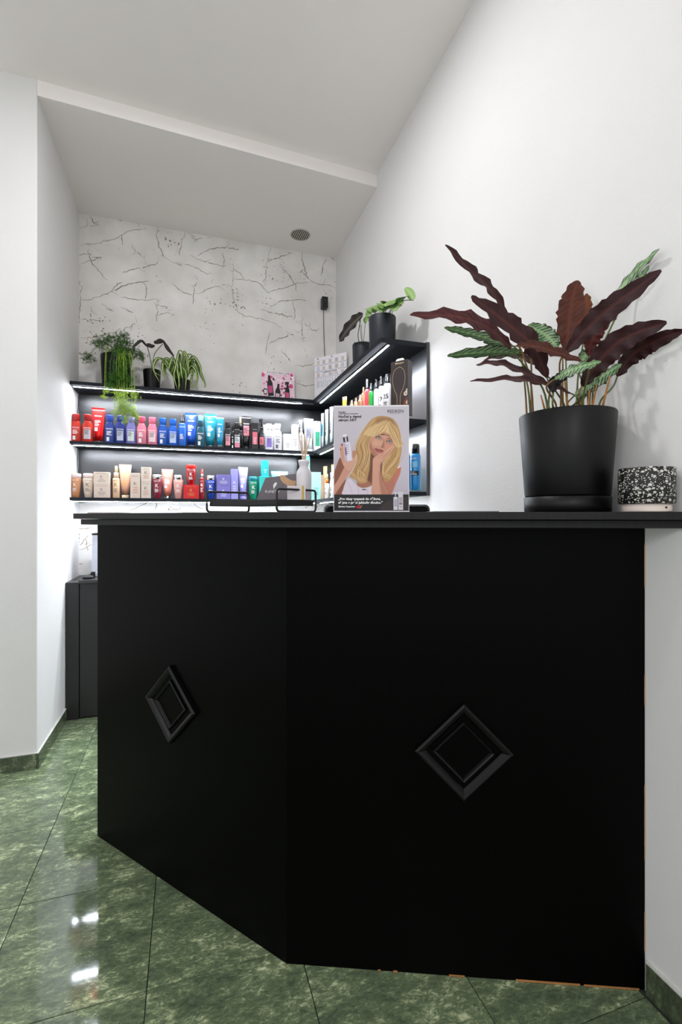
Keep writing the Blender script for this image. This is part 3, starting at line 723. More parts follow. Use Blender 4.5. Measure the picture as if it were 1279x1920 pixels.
def trigger(root, w, h, col, cap, label=None, icol='w'):
    r = w / 2; bh = h * .66
    secs = [(0, r * .92, r * .75, 2.6), (0.003, r, r * .8, 2.6), (bh * .78, r, r * .8, 2.6), (bh * .95, r * .45, r * .42, 2.2), (bh, r * .42, r * .4, 2)]
    b = build(MB().loft(secs, 20), 'body', col_mat(col, 0.25, coat=0.3), root)
    cm = col_mat(cap, 0.3)
    build(MB().loft([(bh + .0004, r * .5, r * .5, 2), (bh + h * .06, r * .48, r * .48, 2)], 16), 'collar', cm, root)
    m = MB(); z = h * .86
    m.loft([(bh + h * .061, r * .28, r * .3, 2), (z, r * .30, r * .32, 2), (z + h * .05, r * .62, r * .34, 2.4, -r * .25, 0), (h * .985, r * .75, r * .34, 2.4, -r * .2, 0), (h, r * .6, r * .28, 2.4, -r * .1, 0)], 16)
    build(m, 'spray_head', cm, root)
    build(MB().tube([(-r * .55, 0, h * .90), (-r * .78, 0, h * .85), (-r * .62, 0, h * .78)], r * .12, 8), 'trigger', cm, root)
    if label:
        m = MB(); wrap_patch(m, secs, -r * .7, r * .7, bh * .25, bh * .62); build(m, 'label', col_mat(label, 0.5), b)
    m = MB(); small_print(m, secs, -r * .6, r * .5, bh * .5, 5, bh * .02, 0.001)
    text_into(m, 'REDKEN', 0, bh * .68, width=w * .62, height=bh * .05, yfun=lambda x, z: surf_y(secs, x, z) - 0.0009)
    build(m, 'lettering', INKG if label else ink(icol), b)
def pump(root, w, h, col, cap, icol='g'):
    r = w / 2; bh = h * .62
    secs = [(0, r * .92, r * .8, 2.6), (0.003, r, r * .85, 2.6), (bh * .96, r, r * .85, 2.6), (bh, r * .85, r * .7, 2.3)]
    b = build(MB().loft(secs, 20), 'body', col_mat(col, 0.25, coat=0.3), root)
    build(MB().loft([(bh + .0004, r * .72, r * .66, 2), (h * .79, r * .66, r * .6, 2), (h * .80, r * .5, r * .46, 2)], 20), 'collar', col_mat(cap, 0.25), root)
    build(MB().loft([(h * .801, r * .42, r * .42, 2), (h * .97, r * .40, r * .40, 2), (h, r * .3, r * .3, 2)], 20), 'pump_head', col_mat((236, 214, 170), 0.25), root)
    m = MB(); yf = lambda x, z: surf_y(secs, x, z) - 0.0009
    text_into(m, 'KÉRASTASE', 0, bh * .86, width=w * .7, height=bh * .045, yfun=yf); text_into(m, 'K', 0, bh * .58, height=bh * .18, yfun=yf)
    build(m, 'lettering', ink(icol), b)
    m = MB(); small_print(m, secs, -r * .5, r * .5, bh * .45, 5, bh * .02, 0.001); pr = build(m, 'small_print', ink(icol), b); pr['kind'] = 'stuff'
def can(root, w, h, col, cap):
    r = w / 2; bh = h * .79
    secs = [(0, r * .95, r * .95, 2), (0.004, r, r, 2), (bh * .94, r, r, 2), (bh, r * .78, r * .78, 2)]
    b = build(MB().loft(secs, 24), 'body', col_mat(col, 0.2, coat=0.4), root)
    build(MB().loft([(bh + .0004, r * .80, r * .80, 2), (h * .97, r * .76, r * .76, 2), (h, r * .66, r * .66, 2)], 24), 'cap', col_mat((18, 18, 20), 0.25, coat=0.4), root)
    m = MB(); wrap_patch(m, secs, -r * .95, r * .95, bh * .62, bh * .78); build(m, 'label', col_mat((120, 186, 224), 0.4), b)
    m = MB(); wrap_patch(m, secs, -r * .85, r * .92, bh * .40, bh * .52, 0.0008); build(m, 'label', col_mat((16, 18, 22), 0.4), b)
    m = MB(); yf = lambda x, z: surf_y(secs, x, z) - 0.0014
    text_into(m, 'REDKEN', 0, bh * .84, width=w * .6, height=bh * .04, yfun=yf); text_into(m, 'DRY', 0, bh * .47, height=bh * .035, yfun=yf); text_into(m, 'SHAMPOO', 0, bh * .415, width=w * .7, height=bh * .04, yfun=yf, bold=.01)
    build(m, 'lettering', INKW, b)
KIND = dict(bottle=bottle, tube=tube, bain=bain, carton=carton, spray=spray, trigger=trigger, pump=pump, can=can)
CATN = dict(bottle='bottle', tube='tube', bain='bottle', carton='box', spray='bottle', trigger='bottle', pump='bottle', can='can')
NAMES = dict(bottle='shampoo_bottle', tube='cream_tube', bain='shampoo_bottle', carton='product_box', spray='spray_bottle', trigger='spray_bottle', pump='pump_bottle', can='spray_can')
G_MID = 'products on the middle shelf, back wall'; G_LOW = 'products on the lowest shelf, back wall'
G_MIDR = 'products on the middle shelf, right wall'; G_LOWR = 'products on the lowest shelf, right wall'
def back(kind, xl, xr, yt, desc, level, *a, Y=3.325, z=None, fit=0.97, **k):
    """stand a product on the back-wall shelf"""
    z = SZ[level] if z is None else z
    A, B = atY(xl, yt, Y), atY(xr, yt, Y)
    w = (B.x - A.x) * fit; h = (A.z + B.z) / 2 - z
    t = thing(NAMES[kind], desc, CATN[kind], ((A.x + B.x) / 2, Y, z + 0.0003), 0, G_MID if level == 1 else G_LOW)
    KIND[kind](t, w, h, *a, **k); return t
def right(kind, xl, xr, yt, desc, level, *a, X=0.935, z=None, fit=0.97, **k):
    z = SZ[level] if z is None else z
    xc = (xl + xr) / 2; C_ = atX(xc, yt, X)
    kk = (C_ - _C).dot(_F); w = (xr - xl) * kk / FPX * fit
    t = thing(NAMES[kind], desc, CATN[kind], (X, C_.y, z + 0.0003), -PI / 2 + 0.55, G_MIDR if level == 1 else G_LOWR)
    KIND[kind](t, w, C_.z - z, *a, **k); return t
RED, RCAP = (196, 38, 20), (160, 14, 18)
# --- middle shelf, back wall, left to right
back('bottle', 132.5, 153, 777, 'orange-red shampoo bottle at the far left of the middle shelf', 1, RED, RCAP)
back('bottle', 154, 175, 777.5, 'orange-red bottle with pale grey label beside the red tube', 1, RED, RCAP, label=(205, 200, 205))
back('tube', 172, 197, 765, 'bright red tube standing on its black cap', 1, (218, 12, 12), (14, 14, 15), Y=3.40, fit=.98)
back('bottle', 196, 215.5, 779, 'dark blue bottle without pale label, next to the red tube', 1, (30, 58, 140), (42, 72, 168))
back('bottle', 216, 235.5, 780, 'dark blue bottle with pale label under the trailing fern', 1, (30, 52, 138), (36, 64, 160), label=(200, 204, 224))
back('bottle', 236, 255.5, 781, 'lilac bottle with pale label under the trailing fern', 1, (126, 122, 190), (150, 148, 200), label=(210, 222, 222))
back('bottle', 256, 275.5, 782, 'pink bottle with white print next to the lilac bottle', 1, (226, 130, 152), (214, 74, 110))
back('bottle', 276, 295.5, 783, 'pink bottle with pale pink label next to the blue bottles', 1, (226, 126, 150), (238, 110, 140), label=(240, 214, 220))
back('bottle', 296, 314.5, 784.5, 'bright blue bottle with white print right of the pink ones', 1, (14, 84, 184), (12, 96, 200))
back('bottle', 315, 333.5, 786, 'bright blue bottle with pale label beside the black-capped spray', 1, (14, 88, 196), (12, 100, 206), label=(190, 208, 236))
back('spray', 334.5, 349, 777, 'blue spray bottle with a black cap', 1, (20, 100, 208), (14, 14, 16), body_h=.73)
back('tube', 346.5, 370, 775, 'deep blue tube on black cap beside the blue spray', 1, (16, 70, 170), (12, 12, 14), Y=3.40)
back('bottle', 369, 384, 780, 'pale sky-blue capped bottle half hidden behind the dark teal one', 1, (30, 130, 190), (126, 204, 236), Y=3.42)
back('bottle', 367.5, 384, 789, 'dark teal bottle with white print between two tubes', 1, (10, 84, 104), (12, 74, 92))
back('tube', 383, 406, 777, 'larger teal tube on black cap', 1, (18, 136, 158), (10, 22, 26), Y=3.38)
back('tube', 404.5, 420, 783, 'smaller teal-blue tube on black cap beside the black bottles', 1, (14, 142, 182), (10, 22, 26), Y=3.315)
back('bottle', 420, 434, 791.5, 'black bottle with pink label next to the small teal tube', 1, (20, 18, 20), (14, 13, 14), label=(226, 150, 164))
back('bottle', 432, 444, 796, 'black bottle mostly hidden behind two labelled black ones', 1, (20, 18, 20), (14, 13, 14), Y=3.43)
back('bottle', 437, 452, 793, 'black bottle with half pale, half pink label', 1, (20, 20, 22), (14, 14, 15), label=(214, 222, 220), label2=(222, 140, 158))
back('pump', 446, 456, 782, 'black pump bottle standing behind the black tube', 1, (18, 17, 18), (30, 30, 32), Y=3.45, icol='b')
back('tube', 452.5, 471, 781, 'black tube with pink label', 1, (20, 18, 20), (14, 14, 15), label=(232, 132, 148), Y=3.345, fit=1.0)
back('carton', 471, 483.5, 794, 'black box with pink label beside the black tube', 1, (20, 16, 18), brand='REDKEN', icol='w', band=(226, 112, 132), brandz=.74)
back('trigger', 484.5, 496, 785, 'black trigger spray bottle with pink label', 1, (26, 34, 34), (18, 18, 20), label=(228, 116, 132))
back('bottle', 492, 504, 797, 'white bottle hidden behind the violet-labelled one', 1, (236, 236, 240), (240, 240, 236), Y=3.43, icol='g')
back('bottle', 496.5, 512, 795, 'white bottle with violet label next to the black spray', 1, (232, 232, 238), (236, 236, 232), label=(140, 116, 200), icol='g')
back('bottle', 508, 520, 797.5, 'white bottle hidden behind the plain white one', 1, (236, 236, 238), (240, 240, 236), Y=3.43, icol='g')
back('bottle', 512.5, 529, 795, 'plain white bottle with grey print beside the low white box', 1, (236, 236, 240), (238, 238, 232), icol='g')
back('carton', 530, 546.5, 815, 'low white box on the middle shelf', 1, (236, 236, 234), brand=None)
back('carton', 547, 559, 797, 'tall slim white box next to the low white box', 1, (236, 234, 236), brand=None, accent=(150, 130, 140))
back('trigger', 559.5, 570, 788, 'white trigger spray bottle behind the reed sticks', 1, (238, 238, 240), (240, 240, 240), icol='g')
back('tube', 569.5, 588, 785, 'wide white tube with blue-grey label behind the reed sticks', 1, (238, 238, 240), (238, 238, 240), label=(140, 150, 182), Y=3.35, icol='g', capw=.8)
back('carton', 588, 600, 791, 'white box with green stripes in the shelf corner', 1, (226, 230, 236), brand=None, band=(52, 170, 130))
# --- lowest shelf, back wall
back('bain', 131.5, 153, 888, 'amber bottle with white K at the far left of the lowest shelf', 2, (196, 132, 88), (226, 200, 196))
back('bain', 155, 176, 888, 'cream bottle with rosy cap next to the amber bottle', 2, (222, 204, 184), (230, 206, 200), icol='g')
back('carton', 177, 207.5, 909, 'cream box with K, lower of the stacked pair beside the cream bottle', 2, (218, 198, 184), k='K')
zz = atY(192, 909, 3.325).z + 0.0012
back('carton', 176.5, 207, 886, 'cream box with K, upper of the stacked pair beside the cream bottle', 2, (222, 206, 190), k='K', z=zz)
back('pump', 211, 225, 874, 'peach-cream pump bottle beside the rose gold tube', 2, (226, 188, 150), (232, 196, 160))
back('tube', 223, 247, 871, 'shiny rose gold tube with cream cap', 2, (196, 146, 122), (232, 208, 176), Y=3.39, brand=None, kr=True, icol='gold')
back('carton', 245, 264, 888, 'cream box with black K and red line, standing alone', 2, (222, 204, 190), k='K', accent=(200, 90, 60))
zz = atY(274, 904, 3.325).z + 0.0012
back('carton', 265, 283.5, 904, 'cream box, lower of the pair left of the burgundy bottle', 2, (222, 208, 194), k='K', accent=(200, 90, 70))
back('carton', 265, 284, 877, 'cream box, upper of the pair left of the burgundy bottle', 2, (224, 210, 196), k='K', accent=(200, 100, 70), z=zz)
back('bain', 285, 304.5, 890, 'burgundy bottle with silver cap', 2, (136, 34, 54), 'silver')
back('tube', 303, 325, 880, 'salmon pink tube with silver cap', 2, (226, 132, 116), 'silver', brand='KÉRASTASE', icol='w', Y=3.38)
back('bain', 325, 344, 891, 'pale pink bottle with silver cap beside the salmon tube', 2, (222, 160, 150), 'silver')
back('carton', 344, 373, 910, 'bright red box with gold K under a red bottle', 2, (206, 12, 22), k='K', icol='gold')
zz = atY(358, 910, 3.325).z + 0.0012
back('bain', 348.5, 368, 872, 'deep red bottle with white K standing on the red box', 2, (150, 10, 20), (222, 30, 26), z=zz)
back('spray', 374, 383.5, 880, 'slim dark red spray bottle with bright red cap', 2, (150, 18, 28), (226, 44, 30), ring=True, brand='KÉRASTASE', num='K', body_h=.72)
back('bain', 386, 404.5, 892, 'royal blue bottle with silver cap', 2, (22, 62, 160), 'silver')
zz = atY(418, 912, 3.325).z + 0.0012
back('carton', 405.5, 432, 912, 'violet box, lower of the stacked violet pair', 2, (126, 118, 196), brand=None, k='K', icol='w')
back('carton', 405.5, 432, 891, 'violet box, upper of the stacked violet pair', 2, (124, 116, 192), brand=None, k='K', icol='w', z=zz)
back('carton', 432.5, 446, 880, 'tall slim violet box beside the violet tube', 2, (152, 150, 216), brand=None, k='K', icol='w')
back('tube', 446.5, 465, 876, 'glossy violet tube beside the emerald bottle', 2, (150, 144, 210), (150, 144, 210), brand='KÉRASTASE', icol='w', Y=3.34, capw=.72)
back('bain', 465.5, 484, 894, 'emerald green bottle with teal cap beside the grey card', 2, (10, 132, 100), (16, 120, 128))
zz = atY(497, 894, 3.325).z + 0.0012
back('carton', 485, 507, 894, 'teal box half hidden behind the grey card', 2, (40, 186, 178), brand=None)
back('carton', 490, 503, 864, 'tall turquoise box standing on top of the teal box', 2, (14, 176, 180), brand=None, z=zz, icol='w')
back('tube', 508, 540, 884, 'pale turquoise tube rising behind the grey card', 2, (110, 214, 204), (110, 214, 204), brand=None, Y=3.37)
back('tube', 541, 562, 893, 'turquoise tube hidden behind card and white vase', 2, (96, 206, 200), (110, 214, 204), brand=None, Y=3.35)
back('carton', 567, 580, 849, 'tall pale cyan box behind the reed sticks', 2, (120, 220, 214), brand=None, Y=3.40, icol='w')
back('carton', 582, 600, 886, 'pale mint box right of the white vase', 2, (160, 220, 212), brand=None, accent=(40, 120, 120))
# --- middle shelf, right wall (from the corner towards the open end)
right('tube', 601, 608.5, 775, 'white tube with cyan stripe, first from the shelf corner', 1, (226, 240, 242), (24, 40, 44), label=(40, 190, 214), brand=None, icol='g')
right('tube', 608.5, 617, 768, 'pale mint tube on black cap, second from the shelf corner', 1, (206, 232, 228), (14, 16, 18), brand=None, icol='b')
right('tube', 617, 626, 763, 'pale mint tube on black cap, touching the poster edge', 1, (212, 234, 230), (14, 16, 18), brand=None, icol='b')
right('tube', 628, 639, 766, 'white tube hidden behind the poster top corner', 1, (228, 236, 236), (14, 16, 18), brand=None, icol='b')
right('tube', 641, 651.5, 744, 'orange tube tip above the poster edge', 1, (236, 160, 60), (200, 130, 60), brand=None)
right('spray', 656, 664, 751, 'small amber bottle with wooden cap, lowest above the poster', 1, (214, 150, 90), (150, 92, 60), brand=None, body_h=.9)
right('spray', 664, 671.5, 746, 'small amber bottle with wooden cap, second above the poster', 1, (206, 146, 88), (140, 86, 56), brand=None, body_h=.9)
right('spray', 671, 681, 741, 'brown bottle with wooden cap next to the copper bottle', 1, (150, 96, 62), (132, 80, 54), brand=None, body_h=.88)
right('spray', 678, 686, 726, 'copper bottle behind the red spray', 1, (170, 96, 62), (176, 106, 74), brand=None, body_h=.9, X=0.99)
right('spray', 684, 694, 711, 'coral red spray bottle with clear black cap', 1, (232, 60, 70), (40, 42, 46), brand=None, body_h=.80)
right('spray', 691.5, 701, 719, 'green spray bottle with black cap', 1, (10, 146, 50), (20, 26, 26), brand=None, body_h=.83)
right('spray', 701, 711, 712, 'white spray bottle with black cap next to the green one', 1, (236, 236, 238), (18, 18, 20), brand=None, icol='b', body_h=.80)
right('spray', 710, 720.5, 706.5, 'white spray bottle with black cap, middle of three', 1, (236, 236, 238), (18, 18, 20), brand=None, icol='b', num='12', body_h=.80)
right('spray', 719, 734.5, 702, 'white spray bottle numbered 25 beside the hairbrush box', 1, (238, 238, 240), (18, 18, 20), brand=None, icol='b', num='25', body_h=.80)
# hairbrush box
B0 = atX(753, 690, 0.945); bw = 0.088
hb = thing('hairbrush_box', 'dark brown hairbrush carton with gold brush outline and hang tab', 'box', (0.945, B0.y, SZ[1] + 0.0003), -PI / 2 + 0.62, G_MIDR)
bh = atX(753, 679, 0.945).z - SZ[1]
cb = Canvas(60, 160, 0, 0, 240, 640, (58, 50, 50))
cb.poly([(0, 380), (60, 420), (120, 480), (240, 500), (240, 640), (0, 640)], (52, 36, 26), smooth=False)
cb.poly([(160, 640), (175, 520), (240, 440), (240, 640)], (126, 62, 42), smooth=True)
br = [(128, 70), (182, 110), (205, 190), (196, 280), (165, 350), (140, 400), (135, 500), (137, 640), (85, 640), (88, 500), (84, 400), (60, 350), (32, 280), (24, 190), (50, 105)]
cb.poly(br, (60, 50, 52)); cb.stroke(br + br[:1], (214, 190, 140), 3.2, taper=False)
for y in range(120, 330, 14): cb.rect(40, y, 190, y + 2, (50, 42, 44), 0.6)
for x, y, r in ((212, 395, 26), (236, 360, 20), (238, 500, 20)):
    cb.ell(x, y, r, r, (236, 222, 206)); cb.ell(x, y, r * .5, r * .5, (120, 90, 70)); cb.ell(x, y, r * .2, r * .2, (230, 215, 200))
build(MB().box(-bw / 2, bw / 2, -0.022, 0.022, 0, bh), 'body', mat('brush_box', (54, 47, 46), 0.4), hb, bevel=0.001)
link('front_print', cb.mesh('front_print', bw - 0.002, bh - 0.002), PRINT, hb, (0, -0.0224, 0.001))
m = MB(); text_into(m, 'Mahogany', 0.002, bh * .945, width=bw * .5, height=bh * .028, slant=.2, bold=.01); build(m, 'lettering', mat('pale_gold_print', (226, 208, 150), .4), hb, (0, -0.0229, 0))
m = MB()
arch = [(-.030, 0), (-.030, .012), (-.022, .018), (.006, .018), (.014, .012), (.014, 0), (.006, 0), (.004, .008), (-.018, .008), (-.022, 0)]
m.add([(a, y, b) for y in (-.0006, .0006) for a, b in arch], [tuple(range(10)), tuple(range(19, 9, -1))] + [(i, (i + 1) % 10, 10 + (i + 1) % 10, 10 + i) for i in range(10)])
build(m, 'hang_tab', mat('white_card', (238, 238, 238), .5), hb, (0.0, 0.0, bh + 0.0003))
# --- lowest shelf, right wall
right('carton', 598, 606.5, 891, 'peach box with black print, first on the right-hand lowest shelf', 2, (232, 200, 170), brand=None, icol='b', d=.03)
right('tube', 605, 615, 874, 'tall peach tube beside the peach box', 2, (240, 206, 150), (240, 196, 130), brand=None, X=0.97)
right('pump', 609, 618, 889, 'white bottle with an orange pump collar', 2, (236, 232, 226), (240, 128, 30), X=0.90)
right('bottle', 618, 627, 886, 'white bottle touching the left edge of the poster', 2, (236, 234, 228), (240, 234, 222), brand=None, icol='g', X=0.90)
right('tube', 620, 630, 871, 'orange-tipped tube just left of the poster', 2, (240, 190, 110), (240, 196, 130), brand=None, X=1.0)
right('can', 770, 789.5, 833, 'bright blue dry shampoo can at the open end of the lowest shelf', 2, (20, 130, 196), None, X=0.975)
right('spray', 755, 769.5, 840, 'blue bottle with pale label half hidden by the poster edge', 2, (24, 120, 180), (20, 90, 150), brand=None, label=(220, 230, 236), X=0.93, body_h=.85)

# ================================================================== plants
def leaf_mesh(name, spine, half_w, side_fn, col_top, col_bot, nseg=22, nx=6, wave=0.0, wfreq=7.0, fold=0.15, thick=0.0006, prof=None, phase=0.0, ripple=0.0):
    """a two-faced leaf along a 3-D spine; side_fn(i, tangent) gives the width direction; colours are functions of (u, t)"""
    P = spline3(spine, max(2, nseg // (len(spine) - 1))); n = len(P)
    prof = prof or (lambda t: max(0.02, math.sin(PI * min(1, t * 0.97 + 0.015)) ** 0.75))
    rows = []
    for i, p in enumerate(P):
        t = i / (n - 1); T = (P[min(i + 1, n - 1)] - P[max(i - 1, 0)]).normalized()
        S = side_fn(t, T); S = (S - T * S.dot(T)).normalized(); Nn = T.cross(S).normalized(); w = half_w * prof(t) * (1 + ripple * math.sin(t * wfreq * 4 * PI + phase)); row = []
        for j in range(nx + 1):
            u = -1 + 2 * j / nx
            z = -fold * abs(u) * w + wave * math.sin(t * wfreq * 2 * PI + phase + (0.9 if u > 0 else 0)) * abs(u) ** 1.6 * min(1, prof(t) * 1.4)
            row.append((p + S * (u * w) + Nn * z, Nn, u, t))
        rows.append(row)
    vs = []; cols = []
    for sgn, cf in ((1, col_top), (-1, col_bot)):
        for row in rows:
            for q, Nn, u, t in row: vs.append(q + Nn * (thick * sgn * 0.5)); cols.append(cf(u, t))
    m = nx + 1; L = n * m; fs = []
    for i in range(n - 1):
        for j in range(nx):
            a = i * m + j; fs.append((a, a + m, a + m + 1, a + 1)); b = a + L; fs.append((b, b + 1, b + m + 1, b + m))
    me = bpy.data.meshes.new(name); me.from_pydata([tuple(v) for v in vs], [], fs)
    me.polygons.foreach_set('use_smooth', [True] * len(fs))
    at = me.color_attributes.new('Col', 'FLOAT_COLOR', 'POINT')
    at.data.foreach_set('color', np.array([(*lin(c), 1) for c in cols], np.float32).ravel())
    # orientation: first layer must face +N
    me.update(); return me
def mixc(a, b, t): t = max(0, min(1, t)); return tuple(x + (y - x) * t for x, y in zip(a, b))
def pot_secs(r0, r1, h): return [(0, r0 * .97, r0 * .97, 2), (0.003, r0, r0, 2), (h - 0.004, r1, r1, 2), (h, r1 - 0.0015, r1 - 0.0015, 2)]
def make_pot(root, r0, r1, h, m, wall=0.005, soil=0.03):
    secs = pot_secs(r0, r1, h) + [(h - 0.001, r1 - wall, r1 - wall, 2), (h - soil - 0.004, r1 - wall - 0.001, r1 - wall - 0.001, 2)]
    build(MB().loft(secs, 40), 'pot', m, root)
    rs = r1 - wall - 0.0016
    build(MB().loft([(h - soil - 0.003, rs, rs, 2), (h - soil, rs, rs, 2), (h - soil + 0.004, rs * .6, rs * .6, 2)], 24), 'soil', SOIL, root)

# --- large calathea in the black pot on the counter
D = 1.425; ang = math.radians(43.42)
pc = Vector((D * math.sin(ang), D * math.cos(ang), ZT + 0.0004)); prad = 0.1215
cal = thing('potted_plant', 'large plant with wavy burgundy-backed leaves in a black pot on the counter', 'plant', pc)
CK = (pc - _C).dot(_F)
sau_h = 0.040; ph = (969 - 779) * CK / FPX + EYE - ZT
build(MB().loft([(0, .104, .104, 2), (.003, .1075, .1075, 2), (sau_h, .1085, .1085, 2), (sau_h + .001, .106, .106, 2)], 48), 'saucer', POTM, cal)
secs = [(sau_h + .0012, .1035, .1035, 2), (sau_h + .006, .1065, .1065, 2), (ph - .003, prad, prad, 2), (ph, prad - .0015, prad - .0015, 2), (ph - .001, prad - .006, prad - .006, 2), (ph - .03, prad - .008, prad - .008, 2)]
build(MB().loft(secs, 48), 'pot', POTM, cal)
build(MB().loft([(ph - .029, .1125, .1125, 2), (ph - .022, .112, .112, 2), (ph - .018, .06, .06, 2)], 30), 'soil', SOIL, cal)
def c7(x, y): return 760 + x / 2.4645, 440 + y / 2.4645
def kclamp(px, k): return min(k, 1.085 / (math.sin(YAW) + math.cos(YAW) * (px - CXP) / FPX))
BUR = (64, 25, 27); BURD = (36, 15, 18); BRN = (92, 42, 24); GRN = (118, 158, 104); GRD = (38, 62, 44); GPALE = (170, 196, 156)
def top_col(u, t):
    s = math.sin((t * 13 - abs(u) * 1.6) * 2 * PI); c = mixc(GRN, GPALE, .5 + .5 * math.sin(t * 5 + u))
    if s > 0.35 and abs(u) < .88: c = GRD
    if abs(u) < .07: c = (150, 185, 130)
    if abs(u) > .93: c = (64, 60, 44)
    return c
def bot_col(base, dark):
    def f(u, t):
        s = math.sin((t * 13 - abs(u) * 1.6) * 2 * PI); c = mixc(base, dark, .35 + .4 * s)
        if abs(u) < .06: c = mixc(base, (110, 60, 48), .4)
        return c
    return f
leaves = [  # spine in the photo's crop frame, half width, face seen, depths at base and tip, tilt
    ([(475,375),(400,260),(310,175),(185,47)], 27, 'u', 1.24, 1.12, .5, BUR, BURD),
    ([(655,660),(590,520),(470,410),(305,285)], 50, 'u', 1.20, 1.10, .3, BUR, BURD),
    ([(490,525),(380,430),(230,378),(22,372)], 38, 'u', 1.22, 1.16, .4, (96, 42, 46), BURD),
    ([(490,515),(330,465),(180,430)], 15, 't', 1.34, 1.36, .9, BUR, BURD),
    ([(550,550),(400,541),(195,560)], 17, 't', 1.27, 1.22, 1.0, BUR, BURD),
    ([(655,650),(560,572),(460,560),(365,580)], 20, 'u', 1.30, 1.27, .7, BUR, BURD),
    ([(665,690),(560,640),(430,595),(328,603)], 20, 'u', 1.22, 1.17, .7, BUR, BURD),
    ([(770,735),(640,690),(500,668),(300,678)], 20, 'u', 1.20, 1.15, .8, BUR, BURD),
    ([(705,520),(650,465),(567,418)], 40, 't', 1.36, 1.40, .2, BUR, BURD),
    ([(815,585),(700,545),(600,515),(515,512)], 28, 'u', 1.15, 1.12, .4, BRN, BURD),
    ([(745,540),(755,420),(770,310),(797,212)], 58, 'u', 1.33, 1.36, .1, BRN, (58, 26, 20)),
    ([(830,420),(838,340),(838,272)], 22, 'u', 1.38, 1.40, .1, (128, 72, 36), BRN),
    ([(742,545),(850,425),(970,320),(1182,165)], 50, 'u', 1.17, 1.10, .35, (60, 26, 30), BURD),
    ([(905,340),(990,255),(1080,150),(1174,65)], 20, 't', 1.30, 1.2, .6, BUR, BURD),
    ([(1040,252),(1085,200),(1128,142)], 12, 't', 1.28, 1.22, .3, BUR, BURD),
    ([(848,560),(870,470),(950,370)], 34, 'u', 1.29, 1.25, .3, (104, 42, 44), BUR),
    ([(818,700),(890,590),(1010,480),(1208,405)], 54, 'u', 1.20, 1.10, .35, (58, 24, 28), BURD),
    ([(980,655),(1040,565),(1130,505),(1290,440)], 42, 'u', 1.24, 1.15, .4, (62, 26, 30), BURD),
    ([(810,745),(890,670),(1000,598)], 30, 't', 1.27, 1.20, .5, BUR, BURD),
    ([(872,570),(915,510),(975,475)], 24, 't', 1.31, 1.28, .4, BUR, BURD),
    ([(690,668),(780,620),(905,585)], 28, 't', 1.15, 1.10, .5, BUR, BURD),
    ([(815,590),(835,555),(850,520)], 30, 't', 1.33, 1.34, .2, BUR, BURD),
    ([(685,730),(690,680),(770,630)], 24, 'u', 1.18, 1.16, .5, (36, 30, 34), (24, 20, 26)),
    ([(780,745),(850,690),(900,640)], 24, 't', 1.24, 1.20, .5, BUR, BURD),
    ([(500,515),(430,505),(360,495)], 12, 't', 1.36, 1.38, .8, BUR, BURD),
]
STEM = mat('leaf_stalk', (92, 104, 58), .5, var=.3, vscale=20)
STEMB = mat('leaf_stalk_brown', (126, 92, 48), .6, var=.3, vscale=20)
rl = random.Random(21)
for n, (sp, hw, face, k0, k1, tilt, cb_, cd_) in enumerate(leaves):
    pts = []
    for i, (a, b) in enumerate(sp):
        px, py = c7(a, b); k = kclamp(px, k0 + (k1 - k0) * i / (len(sp) - 1)); pts.append(atK(px, py, k) - pc)
    kk = (k0 + k1) / 2; w = hw / 2.4645 * kk / FPX
    def sfn(t, T, tilt=tilt, face=face):
        V = Vector((-0.60, -0.80, 0.0)).normalized()          # towards the room
        S = T.cross(V).normalized()
        if face == 't': S = -S
        return Matrix.Rotation(tilt if face == 'u' else -tilt, 3, T) @ S
    me = leaf_mesh('leaf', pts, w / max(.55, math.cos(tilt)), sfn, top_col, bot_col(cb_, cd_), 26, 8, wave=min(.007, w * .28), wfreq=4.2 + rl.random(), phase=rl.random() * 6, fold=.18, ripple=.10)
    lf = link('leaf', me, LEAFM, cal)
    a = rl.uniform(0, 2 * PI); r = rl.uniform(.02, .085)
    bx = min(max(pts[0].x * .55 + rl.uniform(-.03, .03), -.09), .07); by = min(max(pts[0].y * .5 + rl.uniform(-.03, .03), -.07), .07)
    q0 = Vector((bx, by, ph - .025)); q3 = pts[0]; q1 = q0 + Vector(((q3.x - q0.x) * .15, (q3.y - q0.y) * .15, (q3.z - q0.z) * .45)); dv = (pts[1] - pts[0]).normalized()
    q2 = q3 - dv * .02 - Vector((0, 0, .01))
    if q3.z - q0.z < .05: q1 = (q0 + q3) / 2 + Vector((0, 0, .01))
    build(MB().tube(spline3([q0, q1, q2, q3], 5), [.0030 - .0010 * i / 15 for i in range(16)], 6), 'stalk', STEMB if n % 4 == 0 else STEM, cal)
for n in range(7):
    q = Vector((rl.uniform(-.07, .07), rl.uniform(-.07, .05), ph - .025)); d = Vector((rl.uniform(-.05, .05), rl.uniform(-.04, .02), rl.uniform(.06, .12)))
    build(MB().tube([q, q + d * .5, q + d], [.0034, .003, .0018], 6), 'dry_stalk', mat('dry_stalk', (168, 112, 52), .7, var=.3), cal)

